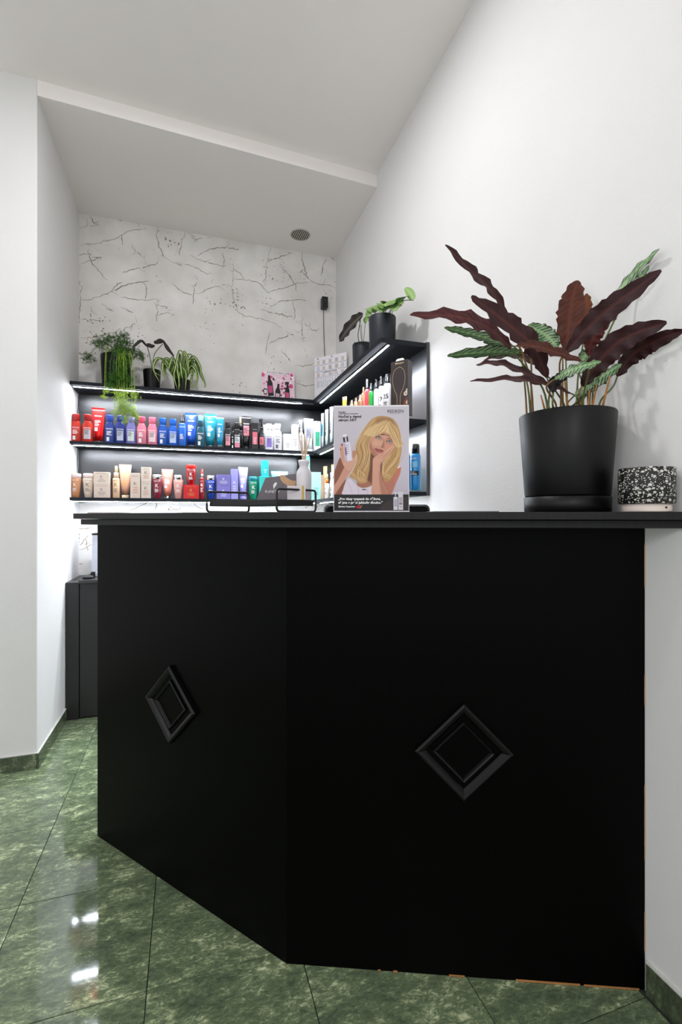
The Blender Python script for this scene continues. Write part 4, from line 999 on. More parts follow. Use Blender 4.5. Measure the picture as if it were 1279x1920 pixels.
# --- terrazzo tealight lamp
TZ = terrazzo_material()
D = 1.345; ang = math.radians(50.75)
tl = thing('table_lamp', 'round black and white terrazzo lamp on a white base beside the big pot', 'lamp', (D * math.sin(ang), D * math.cos(ang), ZT + .0004))
tk = Vector((D * math.sin(ang), D * math.cos(ang), 0)).dot(_F); zb = (969 - 945) * tk / FPX + EYE - ZT; zt = (969 - 879) * tk / FPX + EYE - ZT
build(MB().loft([(0, .0505, .0505, 2), (.001, .051, .051, 2), (zb - .0005, .0515, .0515, 2)], 48), 'base', mat('warm_white_base', (236, 222, 212), .5), tl)
build(MB().loft([(zb, .0575, .0575, 2), (zb + .0015, .0592, .0592, 2), (zt - .001, .0592, .0592, 2), (zt, .0580, .0580, 2), (zt - .001, .052, .052, 2), (zt - .03, .050, .050, 2)], 48), 'terrazzo_bowl', TZ, tl)
build(MB().loft([(-.0014, .0028, .0028, 2), (.0014, .0024, .0024, 2)], 12), 'switch', mat('dark_red_button', (70, 14, 12), .5), tl, (-.0515 * math.sin(.05), -.0515 * math.cos(.05), zb * .5), rot=(PI / 2, 0, 0))

# --- asparagus fern on the shelf top
def needles(m, p, d, n, ln, spread, rnd, wd=.0011):
    for _ in range(n):
        a = Vector((rnd.gauss(0, 1), rnd.gauss(0, 1), rnd.gauss(0, 1))).normalized(); v = (d * (1 - spread) + a * spread).normalized() * ln * rnd.uniform(.5, 1.1)
        s = v.cross(Vector((rnd.gauss(0, 1), rnd.gauss(0, 1), rnd.gauss(0, 1)))).normalized() * wd
        n2_ = v.cross(s).normalized() * wd * .6
        m.add([p - s, p + s, p + n2_, p + v], [(0, 1, 3), (1, 2, 3), (2, 0, 3)])
fp = atY(218, 660, 3.405); fx = fp.x
fern = thing('potted_plant', 'feathery asparagus fern in a black pot trailing over the shelf edge', 'plant', (fx, 3.405, SZ[0] + .0004))
fh = atY(218, 661, 3.32).z - SZ[0]
make_pot(fern, .082, .094, fh, POTM)
FG = [mat('fern_green_dark', (62, 98, 34), .6, var=.3, vscale=40), mat('fern_green', (58, 110, 26), .6, var=.3, vscale=40), mat('fern_green_light', (148, 178, 58), .6, var=.25, vscale=40)]
rf = random.Random(4)
def c4(x, y): return 130 + x / 9.136, 600 + y / 9.136
clumps = [  # target in crop frame, depth plane Y, spread radius, tone, via
    ((480,380),3.40,.035,0),((560,420),3.36,.04,0),((640,330),3.42,.03,0),((740,300),3.40,.03,0),((880,330),3.40,.04,0),((950,270),3.38,.028,0),((800,420),3.36,.045,0),((900,440),3.33,.045,0),
    ((320,650),3.36,.045,0),((1000,540),3.30,.04,0),((1100,560),3.32,.035,0),((1180,600),3.34,.035,0),((1250,640),3.36,.025,0),((1000,400),3.37,.03,0),
    ((900,560),3.285,.04,1),((880,680),3.28,.04,1),((920,760),3.275,.04,1),((960,640),3.28,.04,1),
    ((800,950),3.25,.035,1),((880,900),3.25,.045,1),((950,980),3.245,.045,1),((860,1050),3.24,.05,1),((760,1000),3.245,.03,1),((980,1080),3.24,.035,1),
    ((820,1230),3.24,.04,2),((950,1260),3.24,.04,2),((620,1210),3.235,.02,2),((1080,1260),3.24,.03,2),((700,1130),3.24,.025,1),
    ((860,1400),3.24,.03,2),((900,1480),3.24,.045,2),((1000,1500),3.24,.045,2),((860,1560),3.235,.04,2),((960,1610),3.235,.045,2),((1080,1560),3.24,.035,2),((1130,1640),3.24,.03,2),((940,1720),3.235,.02,2),((600,1330),3.24,.014,2),((1130,1320),3.24,.02,2),
]
org = Vector((fx, 3.405, SZ[0]))
for (c, Y, rad, tone) in clumps:
    tgt = atY(*c4(*c), Y) - org
    b0 = Vector((rf.uniform(-.04, .04), rf.uniform(-.05, .03), fh - .028)); rimz = fh + rf.uniform(.02, .06)
    if tgt.z > fh - .03: path = [b0, Vector((b0.x + (tgt.x - b0.x) * .4, b0.y + (tgt.y - b0.y) * .4, max(rimz, tgt.z * .98))), tgt]
    else:
        mid = Vector((tgt.x * .6 + rf.uniform(-.02, .02), -.085, fh + .022)); out = Vector((tgt.x * .9, min(tgt.y, -.152), min(fh * .75, max(tgt.z + .05, fh * .6))))
        path = [b0, Vector((b0.x, b0.y, fh + .025)), mid, out, tgt] if tgt.z < fh * .55 else [b0, Vector((b0.x, b0.y, fh + .025)), mid, tgt]
    P = spline3(path, 8); m = MB(); m.tube(P, [.0013] * len(P), 4)
    npts = len(P)
    for i, p in enumerate(P):
        f = i / (npts - 1)
        if p.z > fh - .01 or p.y < -.1 or f > .8:
            dn = (P[min(i + 1, npts - 1)] - P[max(i - 1, 0)]).normalized(); needles(m, p, dn, (2 if tone == 2 or f < .7 else 5), .016, .8, rf)
    for _ in range(int((46 if tone < 2 else 34) * rad / .04)):
        v = Vector((rf.gauss(0, 1), rf.gauss(0, .6), rf.gauss(0, 1))) * rad * .55; q = tgt + v
        if (Vector((q.x, q.y)).length < .1 and q.z < fh) or (q.y > 3.50 - 3.405): continue
        if SZ[0] - .03 - org.z < q.z < .004 and q.y > 3.255 - 3.405: continue
        m.tube([tgt + v * .2, q], .0006, 3); needles(m, q, v.normalized() if v.length else Vector((0, 0, 1)), 12, .019, .85, rf, .0009)
    fr = build(m, 'frond', FG[tone], fern)

# --- small dark-leaved alocasia on the shelf top
ax = atY(285, 700, 3.40)
alo = thing('potted_plant', 'small plant with two drooping black-green leaves in a black pot', 'plant', (ax.x, 3.40, SZ[0] + .0004))
ah = atY(285, 690, 3.34).z - SZ[0]
make_pot(alo, .048, .056, ah, POTM, soil=.015)
def c5(x, y): return 240 + x / 7.994, 610 + y / 7.994
ao = Vector((ax.x, 3.40, SZ[0]))
def ALD(u, t): return (120, 130, 104) if abs(u) < .08 else ((64, 72, 58) if math.sin((t * 7 - abs(u)) * 2 * PI) > .8 else (30, 36, 30))
def ALB(u, t): return (58, 52, 48) if abs(u) < .1 else (34, 34, 32)
alprof = lambda t: max(.03, (1 - t) ** .6 * min(1, t * 4 + .3) * (1.0 - .45 * math.exp(-((t - .45) / .12) ** 2)))
for sp, hw, Ys, stem in (([(400,300),(330,300),(270,285),(195,230),(100,300),(65,345)], .020, 3.36, [(355,630),(330,480),(285,295)]),
                         ([(385,250),(450,235),(530,240),(580,320),(650,410),(690,480)], .024, 3.37, [(375,620),(400,430),(520,280)])):
    pts = [atY(*c5(*q), Ys - .015 * i) - ao for i, q in enumerate(sp)]
    me = leaf_mesh('leaf', pts, hw, lambda t, T: T.cross(Vector((.15, -1, .28)).normalized()), ALD, ALB, 20, 6, wave=.004, wfreq=3, fold=-.35, prof=alprof)
    link('leaf', me, LEAFM, alo)
    sp_ = [Vector((0.0, 0, ah - .016))] + [atY(*c5(*q), 3.385 - .006 * i) - ao for i, q in enumerate(stem)]
    build(MB().tube(spline3(sp_, 6), .0028, 6), 'stalk', mat('alocasia_stalk', (96, 92, 70), .5, var=.2), alo)

# --- spider plant on the shelf top
sx = atY(342, 700, 3.38)
spi = thing('potted_plant', 'spider plant with striped arching leaves in a black pot', 'plant', (sx.x, 3.375, SZ[0] + .0004))
sh = .088
make_pot(spi, .046, .054, sh, POTM, soil=.012)
so = Vector((sx.x, 3.375, SZ[0]))
def SPC(u, t): return mixc((222, 228, 172), (206, 216, 140), t) if abs(u) < .40 else mixc((52, 88, 26), (74, 112, 34), t)
rs_ = random.Random(9)
spl = [[(770,600),(770,430),(720,600),(690,760),(740,960)],[(775,560),(780,700),(765,850),(760,970)],[(800,540),(780,560),(800,700),(815,800)],[(820,560),(850,470),(900,640),(900,740)],[(830,600),(800,640),(870,720),(860,980)],
       [(760,560),(680,500),(620,620),(610,680)],[(750,560),(600,510),(530,600),(540,820)],[(750,540),(560,520),(520,640),(545,760)],[(740,560),(640,520),(540,650),(620,760)],[(740,540),(480,500),(380,640),(470,850)],[(740,530),(520,510),(390,600),(400,700),(490,760)],
       [(830,520),(960,480),(1080,620),(1090,760)],[(830,540),(980,520),(1060,640),(1160,900),(1120,930)],[(830,560),(960,590),(1040,760),(1000,930),(920,900)],[(830,520),(900,460),(1010,520),(1080,650)],[(830,600),(940,620),(1020,700),(1030,850)],[(840,560),(1000,560),(1090,760),(1150,870)],[(840,580),(960,640),(980,720),(940,850),(1000,940)],
       [(790,520),(760,420),(830,420),(880,480)],[(800,500),(830,410),(900,520),(910,720)],[(760,600),(700,620),(650,720),(640,620)],[(790,600),(740,640),(760,800),(775,930)],[(835,560),(920,540),(990,620),(1000,700)],[(840,600),(930,680),(960,800),(930,880)],[(745,560),(600,560),(560,700),(610,800)]]
for n, sp in enumerate(spl):
    pts = []
    for i, q in enumerate(sp):
        f = i / (len(sp) - 1); xoff = (q[0] - 790) / 400
        Yq = 3.375 - (.02 + .11 * f if abs(xoff) < .35 or n in (9, 10) else .01 + .07 * f * (1 if n % 2 else .2))
        p = atY(*c5(*q), Yq) - so
        if i == 0: p = Vector((max(-.035, min(.035, p.x)), -.004, sh - .014))
        if i == len(sp) - 1 and p.z < .012 and Yq > 3.262: p.z = .012
        pts.append(p)
    me = leaf_mesh('leaf', pts, rs_.uniform(.0075, .0100), lambda t, T: T.cross(Vector((rs_.uniform(-.02, .02), -.85, .5))), SPC, SPC, 20, 4, fold=.5, prof=lambda t: max(.08, min(1, .55 + t * 2) * (1 - t ** 3)))
    link('leaf', me, LEAFM, spi)

# --- two pots on the right-hand shelf top
p5 = atX(717, 592, .972); k5 = (p5 - _C).dot(_F)
r5 = 25.5 * k5 / FPX; h5 = p5.z - .012 - SZ[0]
pot5 = thing('potted_plant', 'leafy green plant in a slate grey pot near the open end of the shelf top', 'plant', (.972, p5.y, SZ[0] + .0004))
make_pot(pot5, r5 * .93, r5, h5, POTBLUE, soil=.02)
o5 = Vector((.972, p5.y, SZ[0]))
def c5b(x, y): return 600 + x / 5.815, 520 + y / 5.815
def GLC(u, t): return (120, 160, 70) if abs(u) < .07 else mixc((66, 122, 44), (92, 148, 58), .5 + .5 * math.sin((t * 6 - abs(u)) * 2 * PI))
def GLB(u, t): return (150, 176, 110) if abs(u) < .08 else (124, 158, 88)
hprof = lambda t: max(.03, math.sin(PI * min(1, t ** .7)) ** .7)
for tip, base, w, X, nrm in (((490,350),(600,390),.030,.955,(-.3,-.5,.8)),((560,320),(690,380),.034,.965,(-.3,-.6,.8)),((635,285),(720,360),.034,.985,(-.2,-.5,.9)),((820,300),(690,280),.030,.995,(-.2,-.5,.9)),((690,390),(810,290),.042,.94,(-.3,-.9,.4)),((830,370),(700,290),.040,.95,(-.3,-.9,.35)),
                            ((955,210),(850,300),.030,.985,(-.3,-.8,.5)),((840,225),(880,300),.022,1.0,(-.2,-.5,.9)),((930,115),(1020,250),.020,1.01,(-.5,-.8,.1)),((510,440),(560,400),.024,.94,(-.5,-.8,.1)),((485,500),(525,470),.020,.945,(-.6,-.7,.1)),((760,280),(860,330),.028,1.0,(-.2,-.6,.8))):
    A = atX(*c5b(*base), X) - o5; B = atX(*c5b(*tip), X - .012) - o5; mid = (A + B) / 2 + Vector((0, 0, .008))
    me = leaf_mesh('leaf', [A, mid, B], w * 1.0, lambda t, T, nn=Vector(nrm): T.cross(nn), GLC, GLB, 14, 6, fold=.25, prof=hprof)
    link('leaf', me, LEAFM, pot5)
    q0 = Vector((max(-.03, min(.03, A.x * .4)), max(-.03, min(.03, A.y * .4)), h5 - .02))
    build(MB().tube(spline3([q0, Vector((A.x * .6, A.y * .6, max(A.z * .9, h5 + .012))), A], 6), .0018, 6), 'stalk', STEM, pot5)
p4 = atX(691, 632, .985); k4 = (p4 - _C).dot(_F)
r4 = .062; ctr4 = Vector((.985, atX(679, 632, .985).y - r4 * .2, SZ[0]))
pot4 = thing('potted_plant', 'dark slate pot with one blackish drooping leaf behind the leafy plant', 'plant', (ctr4.x, ctr4.y, SZ[0] + .0004))
h4 = atX(684, 630, .95).z - SZ[0] - .005
make_pot(pot4, r4 * .93, r4, h4, POTBLUE, soil=.02)
pts = [atX(*c5b(*q), .915 - .012 * i) - ctr4 for i, q in enumerate([(470,405),(390,480),(290,590),(212,695)])]
me = leaf_mesh('leaf', pts, .044, lambda t, T: T.cross(Vector((-.55, -.83, .1))), ALD, lambda u, t: (96, 88, 72) if abs(u) < .06 else (30, 25, 27), 20, 6, wave=.006, wfreq=4, fold=.2)
link('leaf', me, LEAFM, pot4)
a_ = atX(*c5b(440, 480), .93) - ctr4
build(MB().tube(spline3([Vector((-.01, 0, h4 - .02)), Vector((-.03, .0, h4 + .05)), a_ + Vector((0, 0, .01)), pts[1]], 6), .0022, 6), 'stalk', STEM, pot4)
for q in ((430,450), (500,420), (450,520)):
    e = atX(*c5b(*q), .94) - ctr4
    build(MB().tube(spline3([Vector((.0, 0, h4 - .02)), Vector((e.x * .5, e.y * .5, h4 + .03)), e], 5), .0015, 5), 'stalk', STEM, pot4)

# ================================================================== wall speaker, cards on the shelf top
s0, s1 = atY(602.5, 558, 3.50), atY(613.5, 580, 3.50)
spk = thing('wall_speaker', 'small black speaker high on the cracked wall with a hanging cable', 'speaker', ((s0.x + s1.x) / 2, 3.492, s1.z))
w, h = (s1.x - s0.x) / 2, s0.z - s1.z
build(MB().box(-w, w, -.022, .030, 0, h), 'housing', BLACKP, spk, bevel=.004)
build(MB().box(-w * .82, w * .82, -.0235, -.0222, h * .08, h * .92), 'grille', mat('speaker_grille', (26, 26, 28), .7, bump=.8, bscale=900), spk, bevel=.0004)
build(MB().box(-.004, .004, -.0242, -.0236, h * .60, h * .66), 'logo', mat('blue_grey_logo', (110, 116, 150), .4), spk)
build(MB().box(-.012, .012, .0302, .0375, h * .3, h * .7), 'bracket', BLACKMET, spk)
build(MB().tube(spline3([(0, .026, .002), (.002, .030, -.12), (.006, .031, -.25), (.012, .0315, -.36), (.016, .0315, -.46)], 6), .0024, 6), 'cable', mat('grey_cable', (60, 58, 56), .6), spk)

# pink promotional card
A, B = atY(491.5, 740, 3.455), atY(553, 742, 3.455)
pk_w = B.x - A.x; pk_h = atY(522, 694, 3.455).z - SZ[0]
pk = thing('promo_card', 'pink promotional card with three black bottles leaning on the back wall', 'card', ((A.x + B.x) / 2, 3.455, SZ[0] + .0004))
pk.rotation_euler = (-.10, 0, 0)
cv = Canvas(130, 100, 0, 0, 410, 300, (236, 206, 220))
rp = random.Random(2)
for _ in range(60):
    x, y = rp.uniform(0, 410), rp.uniform(20, 300); cv.poly([(x, y), (x + rp.uniform(8, 34), y + rp.uniform(-10, 10)), (x + rp.uniform(5, 30), y + rp.uniform(10, 26)), (x - 6, y + 14)], rp.choice([(214, 90, 140), (240, 228, 236), (228, 150, 184), (90, 50, 66), (200, 60, 110), (250, 240, 246)]), smooth=False)
cv.rect(30, 4, 330, 30, (238, 232, 236))
for x, y, r in ((15, 45, 22), (375, 25, 18), (365, 130, 26), (270, 60, 12), (120, 60, 14)): cv.ell(x, y, r, r * .8, (206, 50, 104), .8)
def pb(x, y, s, rot, lab, trig=False):
    ca, sa = math.cos(rot), math.sin(rot); T = lambda p: (x + (p[0] * ca - p[1] * sa) * s, y + (p[0] * sa + p[1] * ca) * s)
    cv.poly([T(p) for p in ((-14, -95), (14, -95), (15, -60), (34, -25), (36, 95), (-36, 95), (-34, -25), (-15, -60))], (30, 24, 30), smooth=False)
    cv.poly([T(p) for p in ((-26, 0), (26, 0), (26, 66), (-26, 66))], lab, smooth=False)
    if trig: cv.poly([T(p) for p in ((-36, -112), (22, -118), (22, -92), (-14, -92), (-26, -70), (-34, -74))], (30, 24, 30), smooth=False)
pb(102, 140, 1.0, -.12, (196, 70, 130)); pb(196, 206, .95, .14, (214, 190, 204)); pb(318, 190, .85, .04, (206, 90, 130), True)
cv.rect(20, 170, 66, 224, (40, 26, 34)); cv.rect(28, 180, 60, 214, (226, 220, 224))
cv.poly([(20, 255), (110, 250), (140, 262), (140, 300), (20, 300)], (190, 40, 84)); cv.poly([(240, 240), (270, 225), (280, 280), (250, 300)], (240, 240, 240))
link('print', cv.mesh('print', pk_w, pk_h), PRINT, pk)
build(MB().box(-pk_w / 2, pk_w / 2, .0004, .003, 0, pk_h), 'backing', mat('white_card', (238, 238, 238), .5), pk)
m = MB(); text_into(m, 'KOUZLO MIKULÁŠE', 0, pk_h * .915, width=pk_w * .68, height=pk_h * .055, slant=.1); build(m, 'lettering', INKB, pk, (0, -.0006, 0))

# white calendar card with a house front
L_, R_ = Vector((.900, 3.400)), Vector((1.080, 3.198))
cw = (R_ - L_).length; chh = 2.371 - SZ[0]
cd = thing('wall_calendar_card', 'white card with a drawn house front in the shelf corner', 'card', (*((L_ + R_) / 2), SZ[0] + .0004), math.atan2(R_.y - L_.y, R_.x - L_.x))
cv = Canvas(110, 150, 0, 0, 400, 800, (236, 234, 240))
def win(x, y, w, h, c): cv.rect(x, y, x + w, y + h, (206, 204, 212)); cv.rect(x + 4, y + 4, x + w - 4, y + h - 3, c); cv.rect(x + w / 2 - 2, y, x + w / 2 + 2, y + h, (222, 220, 226))
for i, x in enumerate((30, 100, 180, 260, 335)):
    win(x, 60, 36, 62, [(206, 196, 180), (190, 180, 176), (196, 184, 160), (176, 170, 176), (208, 196, 176)][i]); win(x, 160, 36, 70, [(196, 206, 226), (206, 196, 184), (178, 168, 168), (190, 180, 170), (206, 204, 206)][i]); win(x, 270, 36, 66, [(196, 180, 172), (222, 206, 206), (176, 190, 210), (214, 206, 206), (200, 190, 186)][i])
for y in (48, 132, 140, 244, 252, 346, 352): cv.rect(8, y, 392, y + 3, (176, 174, 186))
for x in range(12, 390, 9): cv.rect(x, 228, x + 2, 244, (150, 148, 160), .7); cv.rect(x, 332, x + 2, 346, (150, 148, 160), .7)
cv.rect(110, 246, 296, 290, (244, 242, 246))
for x in (30, 140, 260): cv.rect(x, 376, x + 90, 520, (120, 124, 140)); cv.rect(x + 4, 380, x + 86, 520, (232, 232, 240)); cv.rect(x + 20, 420, x + 70, 520, (150, 154, 168)); cv.rect(x + 24, 424, x + 66, 520, (222, 224, 232))
cv.ell(230, 310, 26, 18, (226, 190, 190), .6)
link('print', cv.mesh('print', cw, chh), PRINT, cd)
build(MB().box(-cw / 2, cw / 2, .0004, .004, 0, chh), 'backing', mat('white_card', (238, 238, 238), .5), cd)
m = MB(); text_into(m, 'KÉRASTASE', .0, chh * .645, width=cw * .42, height=chh * .040, bold=.02); build(m, 'lettering', INKB, cd, (0, -.0006, 0))
for x in (-cw * .42, cw * .02): build(MB().box(x, x + .014, -.0016, .0056, chh - .012, chh - .007), 'clip', BLACKP, cd)
# thin dark stick leaning in the corner behind the card
stk = build(MB().box(-.004, .004, -.003, .003, 0, .36), 'dark_batten', mat('dark_batten', (70, 66, 62), .6), None, (1.090, 3.05, SZ[0] + .0004), bevel=.001)
tag(stk, 'thin dark batten upright beside the white card, against the right wall', 'batten')

# ================================================================== things on the counter
# poster stand
A, B = atK(625.5, 957, 1.306), atK(767.5, 957, 1.296)
pw = (B - A).length; psl = math.atan2(B.y - A.y, B.x - A.x)
pst = thing('poster_stand', 'counter poster of a blonde woman holding a white bottle', 'poster', ((A.x + B.x) / 2, (A.y + B.y) / 2, ZT + .0004), psl)
phh = (969 - 757) * 1.30 / FPX + EYE - ZT - .004
cv = Canvas(210, 296, 45, 45, 1180, 1660, (202, 196, 206))
for k in range(24): cv.rect(45, 45 + k * 60, 1180, 105 + k * 60, (206 - k * .7, 200 - k * .9, 210 - k * .6), .8)
cv.ell(1050, 900, 300, 500, (214, 208, 220), .5, soft=.6)
HD, HM, HL, HH = (120, 84, 46), (194, 150, 96), (224, 188, 136), (246, 222, 182)
SK, SKD, SKL, SKS = (208, 150, 124), (140, 86, 66), (232, 184, 160), (172, 112, 90)
cv.poly([(150,840),(90,960),(50,1100),(45,1410),(180,1410),(230,1150),(220,980)], SKD, soft=8)                                  # upper arm in shade
cv.poly([(400,1000),(600,790),(760,860),(800,1200),(700,1310),(560,1300),(420,1260)], SKD, soft=8)                                # neck and chest
cv.poly([(430,1180),(560,1200),(640,1290),(480,1310),(400,1260)], SKS, soft=10)
cv.poly([(1052,980),(1045,1080),(990,1210),(905,1410),(800,1410),(780,1220),(900,1080),(980,1000)], (188, 122, 100), soft=5)      # far shoulder
cv.poly([(1052,980),(1045,1080),(990,1210),(960,1280),(975,1120),(1000,1020)], (206, 120, 100), soft=6)
cv.poly([(190,1320),(235,1200),(290,1160),(345,1210),(400,1265),(480,1300),(560,1290),(640,1270),(650,1410),(210,1410)], (226, 214, 226), soft=4)   # dress
for q in ([(250,1190),(300,1300),(330,1405)],[(400,1270),(420,1340),(410,1405)],[(540,1300),(560,1360),(550,1405)]): cv.stroke(q, (190, 172, 190), 7, .7)
cv.ell(505, 1325, 34, 9, (70, 50, 56), .9)
cv.poly([(985,985),(1040,970),(1050,985),(1010,1010),(980,1010)], (240, 226, 220), soft=3)
# hair mass
cv.poly([(760,208),(640,245),(540,350),(450,500),(392,650),(385,780),(400,880),(360,980),(325,1060),(285,1130),(370,1175),(440,1230),(520,1225),(560,1150),(590,1020),(610,900),(640,830),(760,870),(790,960),(770,1100),(800,1180),(850,1210),(900,1170),(960,1090),(1010,990),(1045,860),(1070,690),(1055,500),(1010,350),(920,245)], HM, soft=5)
cv.poly([(600,800),(640,760),(700,830),(640,960),(620,1120),(600,1200),(560,1160),(590,1000)], (104, 64, 42), .85, soft=10)
# face
cv.poly([(600,560),(660,500),(770,470),(880,500),(945,575),(955,660),(905,735),(810,800),(715,832),(650,805),(600,735),(570,650)], SK, soft=6)
cv.poly([(600,570),(570,650),(600,735),(650,805),(715,832),(690,770),(640,700),(615,640)], SKS, .8, soft=16)
cv.ell(690, 620, 60, 45, SKL, .5, soft=.7); cv.ell(830, 500, 60, 40, SKL, .5, soft=.7); cv.ell(860, 680, 40, 36, (222, 150, 130), .6, soft=.7)
cv.poly([(660,500),(760,468),(890,500),(930,560),(860,520),(760,500),(690,530)], SKD, .6, soft=14)
cv.stroke([(672,528),(720,500),(790,492),(806,505)], (84, 54, 36), 9, .9); cv.stroke([(842,555),(890,560),(935,590)], (84, 54, 36), 8, .85)
for ex, ey in ((724,540),(884,604)):
    cv.ell(ex, ey, 44, 20, (96, 62, 50), .8, rot=.22, soft=.4); cv.ell(ex, ey + 2, 32, 12, (226, 220, 222), .9, rot=.22); cv.ell(ex + 4, ey, 12, 12, (96, 112, 130)); cv.ell(ex + 4, ey, 5, 5, (20, 20, 24))
    cv.stroke([(ex - 42, ey + 4), (ex - 10, ey - 16), (ex + 40, ey + 2)], (40, 28, 26), 6, .95)
cv.poly([(800,560),(790,610),(760,660),(772,682),(800,690),(812,670)], SKS, .8, soft=7); cv.ell(768, 630, 9, 40, SKL, .7, rot=.25, soft=.6); cv.ell(780, 684, 22, 6, (130, 74, 62), .8, rot=.2)
cv.poly([(662,704),(700,702),(722,716),(750,716),(800,742),(770,768),(725,772),(690,750)], (166, 88, 84), soft=3); cv.stroke([(664,706),(720,728),(796,742)], (86, 36, 38), 5, .9); cv.ell(735, 757, 26, 7, (206, 130, 124), .7, rot=.3)
# fringe
cv.poly([(860,275),(740,300),(600,380),(505,470),(540,505),(610,522),(680,520),(760,470),(830,455),(875,470),(880,360)], HL, soft=6)
cv.poly([(885,280),(960,370),(1040,520),(1082,660),(1030,690),(975,665),(925,560),(890,500),(878,400)], HL, soft=6)
cv.poly([(700,250),(800,232),(930,262),(1010,370),(940,340),(880,300),(800,300),(700,330)], (140, 100, 64), .6, soft=22)
rh = random.Random(8)
guides = [([(840,270),(700,330),(580,420),(510,478)],26),([(860,290),(740,380),(660,470),(610,515)],22),([(872,300),(810,390),(760,450),(690,510)],20),([(880,320),(870,400),(860,460),(850,470)],14),
          ([(890,310),(930,420),(980,540),(1060,660)],26),([(900,300),(980,420),(1030,540),(1070,650)],18),
          ([(560,400),(450,560),(400,720),(430,860),(370,1010),(300,1130)],30),([(520,500),(470,640),(500,780),(470,920),(400,1040),(420,1180)],34),([(580,520),(540,660),(560,800),(520,940),(450,1080),(500,1200)],30),
          ([(1060,660),(1040,800),(990,900),(940,960),(880,1040),(830,1150)],26),([(980,680),(960,800),(880,880),(810,960),(800,1080),(860,1180)],26),([(900,820),(820,900),(780,980),(790,1100),(900,1140)],22),
          ([(640,250),(540,370),(460,520),(400,680)],20),([(960,280),(1030,420),(1060,560),(1070,680)],16),([(330,1060),(400,1120),(480,1190),(530,1180)],22),([(420,1000),(480,1060),(530,1120),(520,1210)],20)]
for g, sprd in guides:
    for _ in range(9):
        dx, dy = rh.gauss(0, sprd), rh.gauss(0, sprd * .5); c = rh.choice([HD, HM, HL, HL, HH, HH, (170, 124, 74)])
        cv.stroke([(x + dx + rh.gauss(0, 5), y + dy + rh.gauss(0, 5)) for x, y in g], c, rh.uniform(3.5, 8), rh.uniform(.3, .65))
# supporting hand and forearm
cv.poly([(640,860),(700,812),(790,770),(880,705),(945,668),(962,680),(920,745),(850,835),(780,890),(745,960),(750,1060),(800,1250),(845,1410),(630,1410),(628,1200),(632,1000)], (218, 162, 138), soft=5)
cv.poly([(760,1050),(800,1250),(850,1410),(770,1410),(740,1250),(730,1080)], SKS, .7, soft=12)
for q in ([(930,690),(850,780),(770,850)],[(905,735),(840,810),(770,870)],[(860,720),(790,790),(730,840)]): cv.stroke(q, (168, 108, 88), 5, .6)
cv.stroke([(940,672),(880,712),(800,775)], SKL, 9, .7)
# hand with the bottle
cv.poly([(215,980),(300,960),(330,1010),(230,1160),(120,1320),(60,1410),(45,1410),(45,1290),(120,1160)], (210, 152, 130), soft=5)
cv.poly([(152,640),(184,634),(202,740),(220,880),(300,890),(326,780),(362,742),(384,760),(378,880),(350,960),(280,1040),(205,980),(158,860),(140,720)], (216, 164, 142), soft=4)
for q in ([(168,660),(180,760),(205,890)],[(150,700),(165,800),(200,930)]): cv.stroke(q, (176, 116, 96), 5, .6)
cv.ell(172, 642, 12, 16, (150, 30, 46)); cv.ell(150, 715, 8, 12, (150, 30, 46)); cv.poly([(325,745),(380,735),(385,790),(340,850)], (186, 130, 104), .8, soft=6)
cv.poly([(198,625),(290,604),(326,880),(224,897)], (228, 222, 236), smooth=False); cv.poly([(198,625),(222,620),(250,893),(224,897)], (190, 180, 204), smooth=False)
cv.poly([(184,532),(258,515),(268,594),(194,608)], (40, 38, 42), smooth=False); cv.poly([(212,524),(236,519),(246,598),(222,603)], (200, 198, 206), smooth=False)
cv.poly([(176,494),(236,478),(246,516),(190,528)], (232, 228, 238), smooth=False)
for k in range(5): cv.poly([(214,650 + k * 32),(276,640 + k * 32),(278,650 + k * 32),(216,660 + k * 32)], (120, 110, 140), .6, smooth=False)
cv.poly([(216,690),(236,686),(246,800),(226,804)], (116, 60, 90), .8, smooth=False)
# lower band
cv.rect(45, 1402, 1180, 1648, (26, 24, 27)); cv.poly([(760,1640),(800,1540),(900,1480),(1000,1490),(1180,1430),(1180,1640)], (58, 46, 46), .9, soft=10)
cv.rect(945, 1440, 1008, 1634, (226, 222, 232)); cv.rect(955, 1392, 1000, 1440, (60, 58, 64)); cv.rect(968, 1392, 984, 1440, (206, 204, 212)); cv.rect(960, 1368, 996, 1392, (230, 228, 236))
cv.rect(1016, 1360, 1088, 1632, (222, 216, 222))
for k in range(5): cv.rect(956, 1480 + k * 22, 998, 1490 + k * 22, (96, 100, 140), .8); cv.rect(1030, 1450 + k * 20, 1076, 1457 + k * 20, (60, 56, 60), .8)
cv.rect(1030, 1540, 1074, 1552, (90, 90, 96)); cv.rect(1038, 1580, 1066, 1590, (120, 118, 122))
cv.ell(428, 1585, 42, 22, (196, 34, 40), 1, rot=-.2); cv.stroke([(392,1588),(430,1582),(464,1576)], (90, 14, 20), 4); cv.stroke([(440,1620),(462,1585),(480,1560)], (220, 220, 220), 3)
cv.rect(45, 45, 1180, 66, (236, 234, 240)); cv.rect(45, 45, 52, 1660, (232, 230, 236)); cv.rect(1172, 45, 1180, 1660, (232, 230, 236)); cv.rect(45, 1646, 1180, 1660, (220, 218, 224))
board = build(MB().box(-pw / 2, pw / 2, 0, .004, .002, phh + .002), 'board', mat('white_card', (238, 238, 238), .5), pst)
board.rotation_euler = (-.035, 0, 0)
link('print', cv.mesh('print', pw, phh), PRINT, board, (0, -.0004, .002))
